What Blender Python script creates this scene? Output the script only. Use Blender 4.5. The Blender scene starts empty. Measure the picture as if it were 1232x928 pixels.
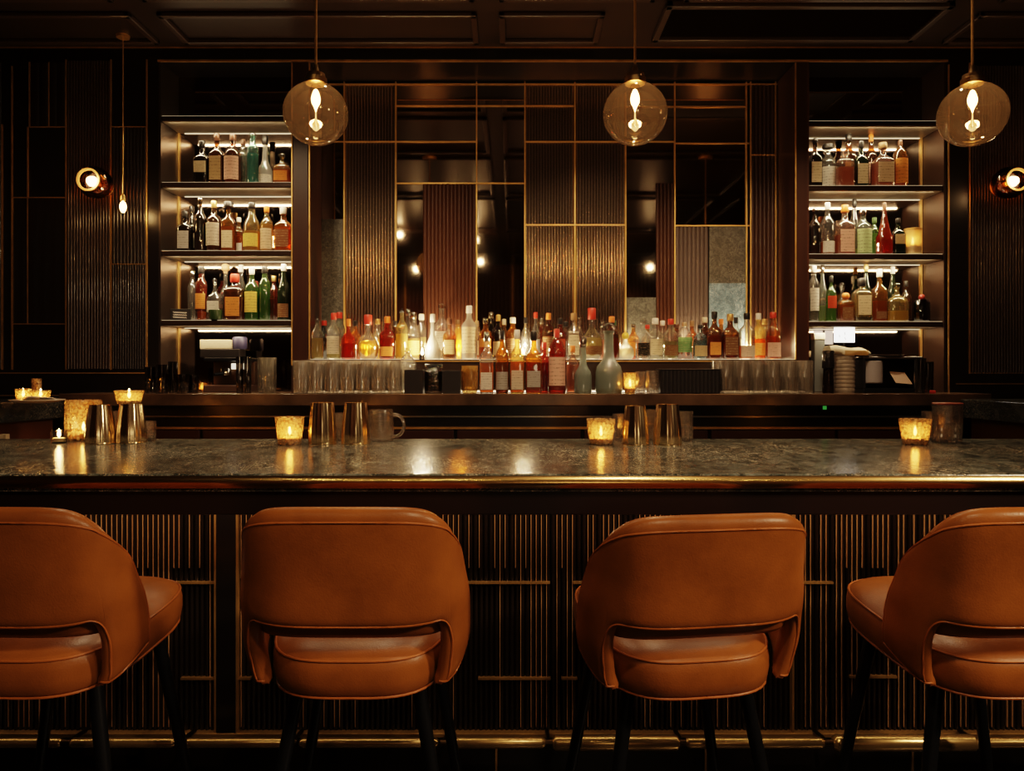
import bpy, bmesh, math, random
import numpy as np
from math import pi, sin, cos, radians
from mathutils import Vector, Matrix
random.seed(7)
COL = bpy.context.scene.collection
F, HX, HY, EYE = 900.0, 616.0, 450.0, 1.32          # focal length in pixels, horizon point, eye height
def PX(px, d): return (px - HX) * d / F             # photo column -> world x at distance d
def PZ(py, d): return EYE + (HY - py) * d / F       # photo row -> world z at distance d

# ------------------------------------------------------------------ materials
MATS = {}
def newmat(name):
    m = bpy.data.materials.new(name); m.use_nodes = True
    nt = m.node_tree; nt.nodes.clear()
    out = nt.nodes.new('ShaderNodeOutputMaterial')
    return m, nt, out
def N(nt, kind, **kw):
    n = nt.nodes.new(kind)
    for k, v in kw.items():
        if k in n.inputs.keys(): n.inputs[k].default_value = v
        else: setattr(n, k, v)
    return n
def c4(c): return (c[0], c[1], c[2], 1.0)
def pbr(name, col, rough=0.5, metal=0.0, var=0.0, scale=8.0, bump=0.0, bscale=60.0, coat=0.0, stretch=(1, 1, 1), spec=0.5):
    if name in MATS: return MATS[name]
    m, nt, out = newmat(name)
    p = N(nt, 'ShaderNodeBsdfPrincipled', Roughness=rough, Metallic=metal)
    p.inputs['Base Color'].default_value = c4(col)
    p.inputs['Coat Weight'].default_value = coat
    p.inputs['Specular IOR Level'].default_value = spec
    nt.links.new(p.outputs[0], out.inputs[0])
    if var or bump:
        tc = N(nt, 'ShaderNodeTexCoord'); mp = N(nt, 'ShaderNodeMapping'); mp.inputs['Scale'].default_value = stretch
        nt.links.new(tc.outputs['Object'], mp.inputs[0])
    if var:
        no = N(nt, 'ShaderNodeTexNoise', Scale=scale, Detail=5.0)
        nt.links.new(mp.outputs[0], no.inputs['Vector'])
        r = N(nt, 'ShaderNodeValToRGB')
        r.color_ramp.elements[0].position = .3; r.color_ramp.elements[1].position = .7
        r.color_ramp.elements[0].color = c4([v * (1 - var) for v in col]); r.color_ramp.elements[1].color = c4([min(1, v * (1 + var)) for v in col])
        nt.links.new(no.outputs[0], r.inputs[0]); nt.links.new(r.outputs[0], p.inputs['Base Color'])
    if bump:
        nb = N(nt, 'ShaderNodeTexNoise', Scale=bscale, Detail=3.0)
        nt.links.new(mp.outputs[0], nb.inputs['Vector'])
        b = N(nt, 'ShaderNodeBump', Strength=bump, Distance=0.004)
        nt.links.new(nb.outputs[0], b.inputs['Height']); nt.links.new(b.outputs[0], p.inputs['Normal'])
    MATS[name] = m; return m
def emit(name, col, power):
    if name in MATS: return MATS[name]
    m, nt, out = newmat(name)
    e = N(nt, 'ShaderNodeEmission', Strength=power); e.inputs[0].default_value = c4(col)
    nt.links.new(e.outputs[0], out.inputs[0]); MATS[name] = m; return m
def glass(col, edge=None, gloss=0.10, rough=0.02, bump=0.0, bscale=120.0, body=0.0, name=None, fres=.7):
    """thin clear glass: tinted see-through, darker where seen edge-on, mirror-like at grazing angles"""
    name = name or 'glass_%.2f_%.2f_%.2f_%s' % (*col, (gloss, rough, bump, body))
    if name in MATS: return MATS[name]
    m, nt, out = newmat(name)
    edge = edge or [c * .35 for c in col]
    lw = N(nt, 'ShaderNodeLayerWeight', Blend=0.35)
    r = N(nt, 'ShaderNodeValToRGB'); r.color_ramp.elements[0].color = c4(col); r.color_ramp.elements[0].position = .35
    r.color_ramp.elements[1].color = c4(edge); r.color_ramp.elements[1].position = 1.0
    nt.links.new(lw.outputs['Facing'], r.inputs[0])
    t = N(nt, 'ShaderNodeBsdfTransparent'); nt.links.new(r.outputs[0], t.inputs[0])
    g = N(nt, 'ShaderNodeBsdfGlossy', Roughness=rough)
    lw2 = N(nt, 'ShaderNodeLayerWeight', Blend=0.25)
    ma = N(nt, 'ShaderNodeMath', operation='MULTIPLY_ADD'); ma.inputs[1].default_value = fres; ma.inputs[2].default_value = gloss
    nt.links.new(lw2.outputs['Fresnel'], ma.inputs[0])
    mix = N(nt, 'ShaderNodeMixShader'); nt.links.new(ma.outputs[0], mix.inputs[0])
    src = t
    if body:
        d = N(nt, 'ShaderNodeBsdfTranslucent'); d.inputs[0].default_value = c4(col)
        d2 = N(nt, 'ShaderNodeBsdfDiffuse'); d2.inputs[0].default_value = c4(col)
        a = N(nt, 'ShaderNodeMixShader'); a.inputs[0].default_value = .4
        nt.links.new(d.outputs[0], a.inputs[1]); nt.links.new(d2.outputs[0], a.inputs[2])
        b = N(nt, 'ShaderNodeMixShader'); b.inputs[0].default_value = body
        nt.links.new(t.outputs[0], b.inputs[1]); nt.links.new(a.outputs[0], b.inputs[2]); src = b
    nt.links.new(src.outputs[0], mix.inputs[1]); nt.links.new(g.outputs[0], mix.inputs[2])
    nt.links.new(mix.outputs[0], out.inputs[0])
    if bump:
        tc = N(nt, 'ShaderNodeTexCoord'); v = N(nt, 'ShaderNodeTexVoronoi', Scale=bscale)
        nt.links.new(tc.outputs['Object'], v.inputs['Vector'])
        bp = N(nt, 'ShaderNodeBump', Strength=bump, Distance=.004); nt.links.new(v.outputs[0], bp.inputs['Height'])
        if body:
            mm = N(nt, 'ShaderNodeMath', operation='MULTIPLY_ADD'); mm.inputs[1].default_value = -.7; mm.inputs[2].default_value = body + .22; mm.use_clamp = True
            nt.links.new(v.outputs[0], mm.inputs[0]); nt.links.new(mm.outputs[0], b.inputs[0])
        nt.links.new(bp.outputs[0], g.inputs['Normal']); nt.links.new(bp.outputs[0], lw.inputs['Normal']); nt.links.new(bp.outputs[0], lw2.inputs['Normal'])
    MATS[name] = m; return m
def crystal(name, col=(1, .97, .93), rough=.015, k=1.0):
    m, nt, out = newmat(name); g = N(nt, 'ShaderNodeBsdfGlass', Roughness=rough, IOR=1.5); g.inputs[0].default_value = c4(col)
    t = N(nt, 'ShaderNodeBsdfTransparent'); t.inputs[0].default_value = c4([c * .85 for c in col])
    q = N(nt, 'ShaderNodeBsdfGlossy', Roughness=.22); q.inputs[0].default_value = c4(col)
    d = N(nt, 'ShaderNodeBsdfTranslucent'); d.inputs[0].default_value = c4(col)
    last = g
    for sh_, f in ((t, .28), (d, .07 * k), (q, .22 * k)):
        mx = N(nt, 'ShaderNodeMixShader'); mx.inputs[0].default_value = f
        nt.links.new(last.outputs[0], mx.inputs[1]); nt.links.new(sh_.outputs[0], mx.inputs[2]); last = mx
    nt.links.new(last.outputs[0], out.inputs[0]); MATS[name] = m; return m
def liquid(col): return glass(col, edge=[c * .5 for c in col], gloss=.03, rough=.08, body=(.14 if min(col) > .5 else .45), name='liquid_%.2f_%.2f_%.2f' % tuple(col))
def paper(col, ink):
    name = 'paper_%.2f_%.2f_%.2f_%.2f' % (*col, ink[0])
    if name in MATS: return MATS[name]
    m, nt, out = newmat(name)
    tc = N(nt, 'ShaderNodeTexCoord')
    mp = N(nt, 'ShaderNodeMapping'); mp.inputs['Scale'].default_value = (1, 1, 1)
    nt.links.new(tc.outputs['Generated'], mp.inputs[0])
    w = N(nt, 'ShaderNodeTexWave', Scale=2.3, Distortion=1.5); w.bands_direction = 'Z'; nt.links.new(mp.outputs[0], w.inputs[0])
    no = N(nt, 'ShaderNodeTexNoise', Scale=9.0, Detail=4.0); nt.links.new(mp.outputs[0], no.inputs['Vector'])
    mu = N(nt, 'ShaderNodeMath', operation='MULTIPLY'); nt.links.new(w.outputs['Fac'], mu.inputs[0]); nt.links.new(no.outputs[0], mu.inputs[1])
    r = N(nt, 'ShaderNodeValToRGB'); r.color_ramp.elements[0].position = .42; r.color_ramp.elements[1].position = .58
    r.color_ramp.elements[0].color = c4(col); r.color_ramp.elements[1].color = c4([c * .4 + i * .6 for c, i in zip(col, ink)])
    nt.links.new(mu.outputs[0], r.inputs[0])
    d = N(nt, 'ShaderNodeBsdfDiffuse'); t = N(nt, 'ShaderNodeBsdfTranslucent')
    nt.links.new(r.outputs[0], d.inputs[0]); nt.links.new(r.outputs[0], t.inputs[0])
    mx = N(nt, 'ShaderNodeMixShader'); mx.inputs[0].default_value = .35
    nt.links.new(d.outputs[0], mx.inputs[1]); nt.links.new(t.outputs[0], mx.inputs[2]); nt.links.new(mx.outputs[0], out.inputs[0])
    MATS[name] = m; return m
def marble(name, base, vein, spk, rough=.12, sc=1.0, spec=.5, coat=.0):
    if name in MATS: return MATS[name]
    m, nt, out = newmat(name)
    tc = N(nt, 'ShaderNodeTexCoord'); mp = N(nt, 'ShaderNodeMapping'); mp.inputs['Scale'].default_value = (sc, sc * .55, sc)
    mp.inputs['Rotation'].default_value = (0, 0, .5)
    nt.links.new(tc.outputs['Object'], mp.inputs[0])
    n1 = N(nt, 'ShaderNodeTexNoise', Scale=9.0, Detail=8.0, Roughness=.65, Distortion=1.4)
    n2 = N(nt, 'ShaderNodeTexNoise', Scale=55.0, Detail=4.0, Roughness=.7, Distortion=2.0)
    n3 = N(nt, 'ShaderNodeTexNoise', Scale=2.2, Detail=3.0)
    for n in (n1, n2, n3): nt.links.new(mp.outputs[0], n.inputs['Vector'])
    def ramp(a, b, ca, cb):
        r = N(nt, 'ShaderNodeValToRGB'); r.color_ramp.elements[0].position = a; r.color_ramp.elements[1].position = b
        r.color_ramp.elements[0].color = c4(ca); r.color_ramp.elements[1].color = c4(cb); return r
    r1 = ramp(.42, .72, base, vein); nt.links.new(n1.outputs[0], r1.inputs[0])
    r2 = ramp(.55, .62, (0, 0, 0), (1, 1, 1)); nt.links.new(n2.outputs[0], r2.inputs[0])
    r3 = ramp(.35, .7, (.15, .15, .15), (.8, .8, .8)); nt.links.new(n3.outputs[0], r3.inputs[0])
    mu = N(nt, 'ShaderNodeMath', operation='MULTIPLY'); nt.links.new(r2.outputs[0], mu.inputs[0]); nt.links.new(r3.outputs[0], mu.inputs[1])
    mx = N(nt, 'ShaderNodeMixRGB'); nt.links.new(mu.outputs[0], mx.inputs[0]); nt.links.new(r1.outputs[0], mx.inputs[1]); mx.inputs[2].default_value = c4(spk)
    p = N(nt, 'ShaderNodeBsdfPrincipled', Roughness=rough); nt.links.new(mx.outputs[0], p.inputs['Base Color'])
    p.inputs['Specular IOR Level'].default_value = spec; p.inputs['Coat Weight'].default_value = coat
    b = N(nt, 'ShaderNodeBump', Strength=.08, Distance=.003); nt.links.new(n2.outputs[0], b.inputs['Height']); nt.links.new(b.outputs[0], p.inputs['Normal'])
    nt.links.new(p.outputs[0], out.inputs[0]); MATS[name] = m; return m

# ------------------------------------------------------------------ mesh helpers
class MB:
    """collects vertices and faces of one mesh"""
    def __init__(s): s.v = []; s.f = []
    def add(s, vs, fs):
        k = len(s.v); s.v += [tuple(p) for p in vs]; s.f += [[i + k for i in f] for f in fs]; return s
    def box(s, x0, x1, y0, y1, z0, z1, bev=0.0):
        if x0 > x1: x0, x1 = x1, x0
        if y0 > y1: y0, y1 = y1, y0
        if z0 > z1: z0, z1 = z1, z0
        b = min(bev, (x1 - x0) * .45, (y1 - y0) * .45, (z1 - z0) * .45)
        if b <= 0:
            vs = [(x, y, z) for z in (z0, z1) for y in (y0, y1) for x in (x0, x1)]
            return s.add(vs, [(0, 2, 3, 1), (4, 5, 7, 6), (0, 1, 5, 4), (2, 6, 7, 3), (0, 4, 6, 2), (1, 3, 7, 5)])
        bm = bmesh.new(); bmesh.ops.create_cube(bm, size=1)
        for v in bm.verts: v.co = Vector(((x0 + x1) / 2 + v.co.x * (x1 - x0), (y0 + y1) / 2 + v.co.y * (y1 - y0), (z0 + z1) / 2 + v.co.z * (z1 - z0)))
        bmesh.ops.bevel(bm, geom=bm.edges[:], offset=b, segments=2, affect='EDGES', profile=.5)
        bm.verts.index_update()
        vs = [v.co[:] for v in bm.verts]; fs = [[v.index for v in f.verts] for f in bm.faces]; bm.free()
        return s.add(vs, fs)
    def rings(s, rings, cap0=True, cap1=True, closed=False):
        n = len(rings[0]); vs = [p for r in rings for p in r]; fs = []
        m = len(rings)
        for i in range(m if closed else m - 1):
            a = i * n; b = ((i + 1) % m) * n
            for j in range(n):
                k = (j + 1) % n; fs.append((a + j, a + k, b + k, b + j))
        if not closed:
            if cap0: fs.append(tuple(range(n))[::-1])
            if cap1: fs.append(tuple((m - 1) * n + j for j in range(n)))
        return s.add(vs, fs)
    def lathe(s, prof, seg=24, cx=0, cy=0, cz=0, n=2.0, dr=1.0, cap0=True, cap1=True, lobes=0, amp=0.0, a0=0.0):
        rs = []
        for p in prof:
            r, z = p[0], p[1]; e = p[2] if len(p) > 2 else n; am = p[3] if len(p) > 3 else amp
            ring = []
            for j in range(seg):
                t = 2 * pi * j / seg + a0; c, q = cos(t), sin(t)
                if e == 2: rr = r
                else: rr = r / (abs(c) ** e + abs(q) ** e) ** (1 / e)
                if lobes: rr *= 1 + am * cos(lobes * t)
                d = dr if e != 2 or True else 1
                ring.append((cx + rr * c, cy + rr * q * d, cz + z))
            rs.append(ring)
        return s.rings(rs, cap0, cap1)
    def tube(s, pts, r, seg=8, closed=False, cap=True):
        pts = [Vector(p) for p in pts]; m = len(pts); rs = []; up = None
        for i, p in enumerate(pts):
            a = pts[(i - 1) % m] if (closed or i) else p; b = pts[(i + 1) % m] if (closed or i < m - 1) else p
            t = (b - a).normalized()
            if up is None: up = Vector((0, 0, 1)) if abs(t.z) < .9 else Vector((1, 0, 0))
            u = (up - t * up.dot(t)).normalized(); w = t.cross(u); up = u
            rr = r[i] if isinstance(r, (list, tuple)) else r
            rs.append([p + (u * cos(2 * pi * j / seg) + w * sin(2 * pi * j / seg)) * rr for j in range(seg)])
        return s.rings(rs, cap, cap, closed)
    def ball(s, c, r, seg=16, rg=10, sz=1.0):
        return s.lathe([(max(1e-4, r * sin(pi * i / rg)), -r * sz * cos(pi * i / rg)) for i in range(rg + 1)], seg, c[0], c[1], c[2])
    def flute(s, x0, x1, z0, z1, y, pitch, r, per=8, out=-1):
        """vertical reeding: half-round ribs standing out of a sheet"""
        k = max(1, round((x1 - x0) / pitch)); w = (x1 - x0) / k; a = []
        for i in range(k * per + 1):
            t = (i % per) / per
            a.append((x0 + w * i / per, y + out * r * (sin(pi * t) ** .7)))
        vs = [(x, yy, z) for z in (z0, z1) for x, yy in a]; n = len(a)
        return s.add(vs, [(i, i + 1, n + i + 1, n + i) for i in range(n - 1)])
    def build(s, name, mat, parent=None, smooth=None, label=None, kind=None):
        me = bpy.data.meshes.new(name); me.from_pydata(s.v, [], s.f)
        me.validate(); me.materials.append(mat)
        if smooth:
            bm = bmesh.new(); bm.from_mesh(me); bmesh.ops.recalc_face_normals(bm, faces=bm.faces[:]); bm.to_mesh(me); bm.free()
            me.shade_smooth(); 
            try: me.set_sharp_from_angle(angle=radians(smooth))
            except Exception: pass
        o = bpy.data.objects.new(name, me); COL.objects.link(o)
        if parent: o.parent = parent
        if label: o['label'] = label
        if kind: o['kind'] = kind
        return o
def tag(o, label, cat, group=None, kind=None):
    if label: o['label'] = label
    if cat: o['category'] = cat
    if group: o['group'] = group
    if kind: o['kind'] = kind
    return o
def thing(name, label, cat, loc=(0, 0, 0), rz=0.0, group=None):
    o = bpy.data.objects.new(name, None); COL.objects.link(o); o.empty_display_size = .05
    o.location = loc; o.rotation_euler = (0, 0, rz)
    return tag(o, label, cat, group)
def struct(name, mb, mat, parent=None, smooth=None):
    return mb.build(name, mat, parent, smooth, kind=None if parent else 'structure')
def dup(root, loc, rz=0.0, label=None, group=None):
    r = root.copy(); COL.objects.link(r); r.location = loc; r.rotation_euler = (0, 0, rz)
    if label: r['label'] = label
    if group: r['group'] = group
    for ch in list(root.children):
        c = ch.copy(); COL.objects.link(c); c.parent = r
        for g in ch.children:
            d = g.copy(); COL.objects.link(d); d.parent = c
    return r
def lamp(name, kind, loc, power, col, size=.02, parent=None, aim=None, spot=60, blend=.6):
    l = bpy.data.lights.new(name, kind); l.energy = power; l.color = col
    if kind == 'AREA': l.size = size
    else: l.shadow_soft_size = size
    if kind == 'SPOT': l.spot_size = radians(spot); l.spot_blend = blend
    o = bpy.data.objects.new(name, l); COL.objects.link(o); o.location = loc
    if aim is not None: o.rotation_euler = (Vector(aim) - Vector(loc)).to_track_quat('-Z', 'Y').to_euler()
    if parent: o.parent = parent
    return o
WARM = (1, .58, .26); CANDLE = (1, .5, .16); TUNG = (1, .70, .42)
ORD = 'first second third fourth fifth sixth seventh eighth ninth tenth eleventh twelfth thirteenth fourteenth fifteenth sixteenth seventeenth eighteenth nineteenth twentieth twenty-first twenty-second twenty-third twenty-fourth twenty-fifth twenty-sixth twenty-seventh twenty-eighth twenty-ninth thirtieth thirty-first thirty-second thirty-third thirty-fourth'.split()
ORD += ['thirty-' + o for o in ORD[4:9]] + ['fortieth'] + ['forty-' + o for o in ORD[:9]] + ['fiftieth'] + ['fifty-' + o for o in ORD[:9]] + ['sixtieth'] + ['sixty-' + o for o in ORD[:9]]

BRASS = pbr('brass', (.78, .48, .18), .34, .75, var=.15, scale=20)
BRASSD = pbr('aged_brass', (.58, .34, .12), .38, .7, var=.25, scale=14)
BLACKM = pbr('black_metal', (.012, .012, .014), .35, .6)
DARKWOOD = pbr('dark_wood', (.016, .008, .006), .3, var=.3, scale=6, stretch=(1, 1, .2), coat=.2)
BROWNWOOD = pbr('brown_wood', (.055, .02, .01), .35, var=.3, scale=6, stretch=(6, 6, .4), coat=.2)
BLACKWOOD = pbr('black_lacquer', (.008, .0055, .005), .28, var=.2, scale=4)
STEEL = pbr('brushed_steel', (.42, .38, .33), .28, 1.0, var=.15, scale=30, stretch=(1, 20, 20))
CHROME = pbr('chrome', (.7, .66, .6), .12, 1.0)
# ------------------------------------------------------------------ the room shell
DW = 3.73                       # face of the back wall
DM = 3.99                       # mirror wall behind the bottles
DN = 3.93                       # mirrors at the back of the two niches
CEIL = 2.949
X = lambda px: PX(px, DW)
Z = lambda py: PZ(py, DW)
NL0, NL1, NR0, NR1 = X(192), X(352), X(972), X(1137)
LINT = Z(74)
COUNTER = PZ(474, 3.43)
struct('floor', MB().box(-3.4, 3.4, -3.4, 4.3, -.1, 0), pbr('floor_stone', (.02, .015, .012), .25, var=.4, scale=3))
cm = MB().box(-3.4, 3.4, -3.4, 4.3, CEIL, CEIL + .1)
ceil = struct('ceiling', cm, pbr('ceiling_lacquer', (.032, .019, .012), .33, var=.25, scale=2))
mould = MB()
def mould_frame(x0, x1, y0, y1, w=.03, h=.022):
    mould.box(x0, x1, y0, y0 + w, CEIL - h, CEIL, .006); mould.box(x0, x1, y1 - w, y1, CEIL - h, CEIL, .006)
    mould.box(x0, x0 + w, y0, y1, CEIL - h, CEIL, .006); mould.box(x1 - w, x1, y0, y1, CEIL - h, CEIL, .006)
for a, b in ((-3.1, -1.72), (-1.6, -.16), (-.06, .42), (2.1, 3.2)): mould_frame(a, b, 3.36, 3.66)
for a, b in ((-3.1, -1.72), (-1.6, -.16), (-.06, .62), (.74, 1.9), (2.1, 3.2)):
    mould_frame(a, b, 2.5, 3.24); mould_frame(a, b, 1.2, 2.36); mould_frame(a, b, -.4, 1.06); mould_frame(a, b, -2.2, -.56)
struct('trim_1', mould, pbr('ceiling_moulding', (.05, .03, .02), .3))
struct('wall_rear', MB().flute(-3.3, 3.3, 0, CEIL, -3.2, .06, .02, out=1).box(-3.4, 3.4, -3.4, -3.22, 0, CEIL), pbr('rear_wall', (.10, .040, .022), .4, var=.2, scale=3), smooth=40)
rl = MB()
for i in range(9): rl.box(-3.2 + i * .8, -3.185 + i * .8, -3.19, -3.165, 0, CEIL)
struct('trim_2', rl, BRASSD)
struct('wall_left', MB().box(-3.4, -3.3, -3.4, 4.3, 0, CEIL), BROWNWOOD)
struct('wall_right', MB().box(3.3, 3.4, -3.4, 4.3, 0, CEIL), BROWNWOOD)
# back wall: left mass, two posts, right mass, lintel, and the sheet behind the mirrors
struct('wall_back_left', MB().box(-3.3, NL0 - .004, DW, 4.3, 0, CEIL), BLACKWOOD); struct('wall_back_right', MB().box(NR1 + .004, 3.3, DW, 4.3, 0, CEIL), BLACKWOOD)
struct('trim_7', MB().box(NL0 - .004, NR1 + .004, DW, DM + .012, LINT, CEIL), BLACKWOOD); struct('wall_back', MB().box(NL0 - .004, NR1 + .004, DM + .012, 4.3, 0, CEIL), BLACKWOOD)
posts = MB().box(NL1, X(371), DW, DM + .01, COUNTER - .4, LINT, .004).box(X(957), NR0, DW, DM + .01, COUNTER - .4, LINT, .004)
struct('trim_3', posts, pbr('post_wood', (.035, .014, .009), .3, var=.3, scale=5, stretch=(3, 3, .3)))
tr = MB()                       # brass lines of the wall
def vline(px, y0, y1, w=.006, d=DW): tr.box(PX(px, d) - w / 2, PX(px, d) + w / 2, d - .006, d + .002, PZ(y1, d), PZ(y0, d))
def hline(py, x0, x1, w=.005, d=DW): tr.box(PX(x0, d), PX(x1, d), d - .006, d + .002, PZ(py, d) - w / 2, PZ(py, d) + w / 2)
hline(73.5, 190, 1140, .010); hline(57.5, -60, 1290, .006)
for px, a, b in ((3, 150, 445), (15, 80, 445), (36, 75, 153), (59.5, 75, 153), (80, 72, 445), (134, 72, 445), (177, 72, 445), (34, 153, 390),
                 (351.5, 76, 440), (372.5, 76, 440), (957, 76, 440), (1141, 78, 475), (1166, 76, 450), (1310, 76, 450)): vline(px, a, b)
for py, a, b in ((153, 36, 80), (238, 15, 80), (390, 15, 80), (153, 134, 177), (318, 134, 177), (449, 1166, 1310), (449, -60, 177)): hline(py, a, b)
hline(462, 1150, 1310, .004); hline(476, -60, 190, .004)
struct('trim_4', tr, BRASSD)
DARKREED = pbr('dark_reeding', (.03, .015, .010), .3, var=.2, scale=3, coat=.3)
BLACKREED = pbr('black_reeding', (.012, .007, .006), .3, coat=.3)
fl = MB()
fl.flute(X(81), X(133.5), Z(444), Z(74), DW - .002, .0145, .007)
fl.flute(X(1168), X(1308), Z(449), Z(80), DW - .002, .0145, .007)
struct('trim_5', fl, DARKREED, smooth=40)
fl = MB()
fl.flute(X(135), X(176.5), Z(444), Z(319), DW - .002, .012, .006); fl.flute(X(135), X(176.5), Z(317), Z(154), DW - .002, .018, .006)
fl.flute(X(-55), X(2), Z(444), Z(76), DW - .002, .03, .005); fl.flute(X(16), X(79), Z(389), Z(239), DW - .002, .05, .003); fl.flute(X(37), X(79), Z(152), Z(76), DW - .002, .04, .004)
struct('trim_6', fl, BLACKREED, smooth=40)
# ceiling air vent
vt = thing('ceiling_vent', 'long dark slatted air vent in the ceiling at right', 'vent', ((.66 + 1.95) / 2, 3.44, CEIL))
vx0, vx1, vy0, vy1 = -.63, .63, -.18, .18
fm = MB().box(vx0, vx1, vy0, vy0 + .03, -.028, 0, .004).box(vx0, vx1, vy1 - .03, vy1, -.028, 0, .004).box(vx0, vx0 + .03, vy0, vy1, -.028, 0, .004).box(vx1 - .03, vx1, vy0, vy1, -.028, 0, .004)
fm.build('vent_frame', pbr('vent_frame', (.05, .033, .022), .35), vt)
MB().box(vx0 + .02, vx1 - .02, vy0 + .02, vy1 - .02, -.003, 0).build('vent_backing', BLACKM, vt)
sl = MB()
for i in range(14):
    y = vy0 + .045 + i * .0205
    sl.add([(vx0 + .03, y - .006, -.022), (vx1 - .03, y - .006, -.022), (vx1 - .03, y + .006, -.006), (vx0 + .03, y + .006, -.006)], [(0, 1, 2, 3)])
sl.build('vent_slats', pbr('vent_slat', (.05, .034, .024), .35), vt)

# ------------------------------------------------------------------ mirror wall of panes
M = lambda px: PX(px, DM)
MZ = lambda py: PZ(py, DM)
mw = thing('mirror_wall', 'bronze mirror and fluted glass panelling with brass strips behind the bottles', 'mirror', (0, DM, COUNTER))
MIRROR = pbr('bronze_mirror', (.42, .32, .24), .035, 1.0, bump=.02, bscale=2.0)
FGLASS = pbr('fluted_bronze_glass', (.46, .37, .30), .17, 1.0)
STONE = marble('reflected_blue_stone', (.09, .15, .19), (.28, .42, .50), (.8, .85, .85), .3, 2.0)
STONEG = marble('reflected_grey_stone', (.04, .04, .035), (.13, .13, .11), (.45, .42, .34), .3, 4.0)
WOODREED = pbr('reeded_brown_wood', (.055, .021, .011), .35, coat=.2)
GREYREED = pbr('reeded_grey_wood', (.10, .075, .065), .35, coat=.2)
DKREED2 = pbr('reeded_dark_wood', (.045, .02, .012), .35, coat=.2)
def pane(kind, x0, x1, y0, y1):  # stone panes and one brown reeded pane are the room's reflection, built solid
    a, b, z0, z1 = M(x0), M(x1), MZ(y1) - COUNTER, MZ(y0) - COUNTER
    if kind == 'mirror': MB().box(a, b, -.002, .008, z0, z1).build('mirror_pane', MIRROR, mw)
    elif kind == 'stone': MB().box(a, b, -.006, .008, z0, z1).build('reflected_stone_panel', STONE, mw, label='blue grey speckled stone panel')
    elif kind == 'stoneg': MB().box(a, b, -.006, .008, z0, z1).build('reflected_stone_panel', STONEG, mw, label='grey speckled stone panel')
    elif kind == 'fluted': MB().flute(a, b, z0, z1, 0, .0155, .0045).build('fluted_glass_pane', FGLASS, mw, 40)
    else:
        m = {'wood': WOODREED, 'grey': GREYREED, 'dark': DKREED2}[kind]
        MB().flute(a, b, z0, z1, 0, .021, .006).build('reeded_wood_panel', m, mw, 40, label={'wood': 'reddish brown reeded panel, partly built reflection', 'grey': 'grey brown reeded panel', 'dark': 'dark brown reeded panel'}[kind])
BOT = 474 - 3
for k, x0, x1, y0, y1 in (
    ('mirror', 376, 414, 102, 264), ('stoneg', 384, 413, 264, BOT), ('dark', 376, 384, 264, BOT),
    ('fluted', 415, 476, 102, 171), ('fluted', 415, 476, 171, BOT),
    ('mirror', 477, 573, 102, 128), ('mirror', 477, 573, 128, 171), ('mirror', 477, 573, 171, 221), ('mirror', 477, 509, 221, BOT), ('wood', 509, 573, 221, BOT),
    ('mirror', 574, 631, 102, 128), ('mirror', 574, 631, 128, BOT),
    ('fluted', 632, 690, 102, 171), ('fluted', 632, 690, 171, 271), ('fluted', 632, 690, 271, BOT),
    ('fluted', 693, 752, 102, 171), ('fluted', 693, 752, 171, 271), ('fluted', 693, 752, 271, BOT),
    ('mirror', 753, 811, 102, 171), ('mirror', 753, 789, 171, 358), ('stoneg', 753, 789, 358, BOT), ('wood', 789, 811, 221, BOT), ('mirror', 789, 811, 171, 221),
    ('mirror', 812, 897, 102, 129), ('mirror', 812, 897, 129, 173), ('mirror', 812, 897, 173, 272), ('grey', 812, 852, 272, BOT), ('stoneg', 853, 897, 272, 341), ('stone', 853, 897, 341, BOT),
    ('dark', 903, 932, 102, 187), ('dark', 903, 932, 187, BOT), ('wood', 933, 944, 102, BOT)): pane(k, x0, x1, y0, y1)
def strip(x0, y0, x1, y1, w=.007):
    m = MB()
    if x0 == x1: m.box(M(x0) - w / 2, M(x0) + w / 2, -.012, .004, MZ(y1) - COUNTER, MZ(y0) - COUNTER)
    else: m.box(M(x0), M(x1), -.011, .004, MZ(y0) - COUNTER - w / 2, MZ(y0) - COUNTER + w / 2)
    m.build('brass_strip', BRASS, mw)
for px in (414.5, 476.5, 573.5, 631.5, 691.5, 752.5, 811.5, 897.5, 902.5, 932.5): strip(px, 99, px, BOT)
for y, a, b in ((102, 378, 942), (128, 477, 691), (129, 753, 897), (171, 378, 573), (171, 632, 812), (173, 812, 903), (221, 477, 631), (187, 903, 932), (271, 632, 752), (272, 812, 902)): strip(a, y, b, y, .006)

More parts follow.
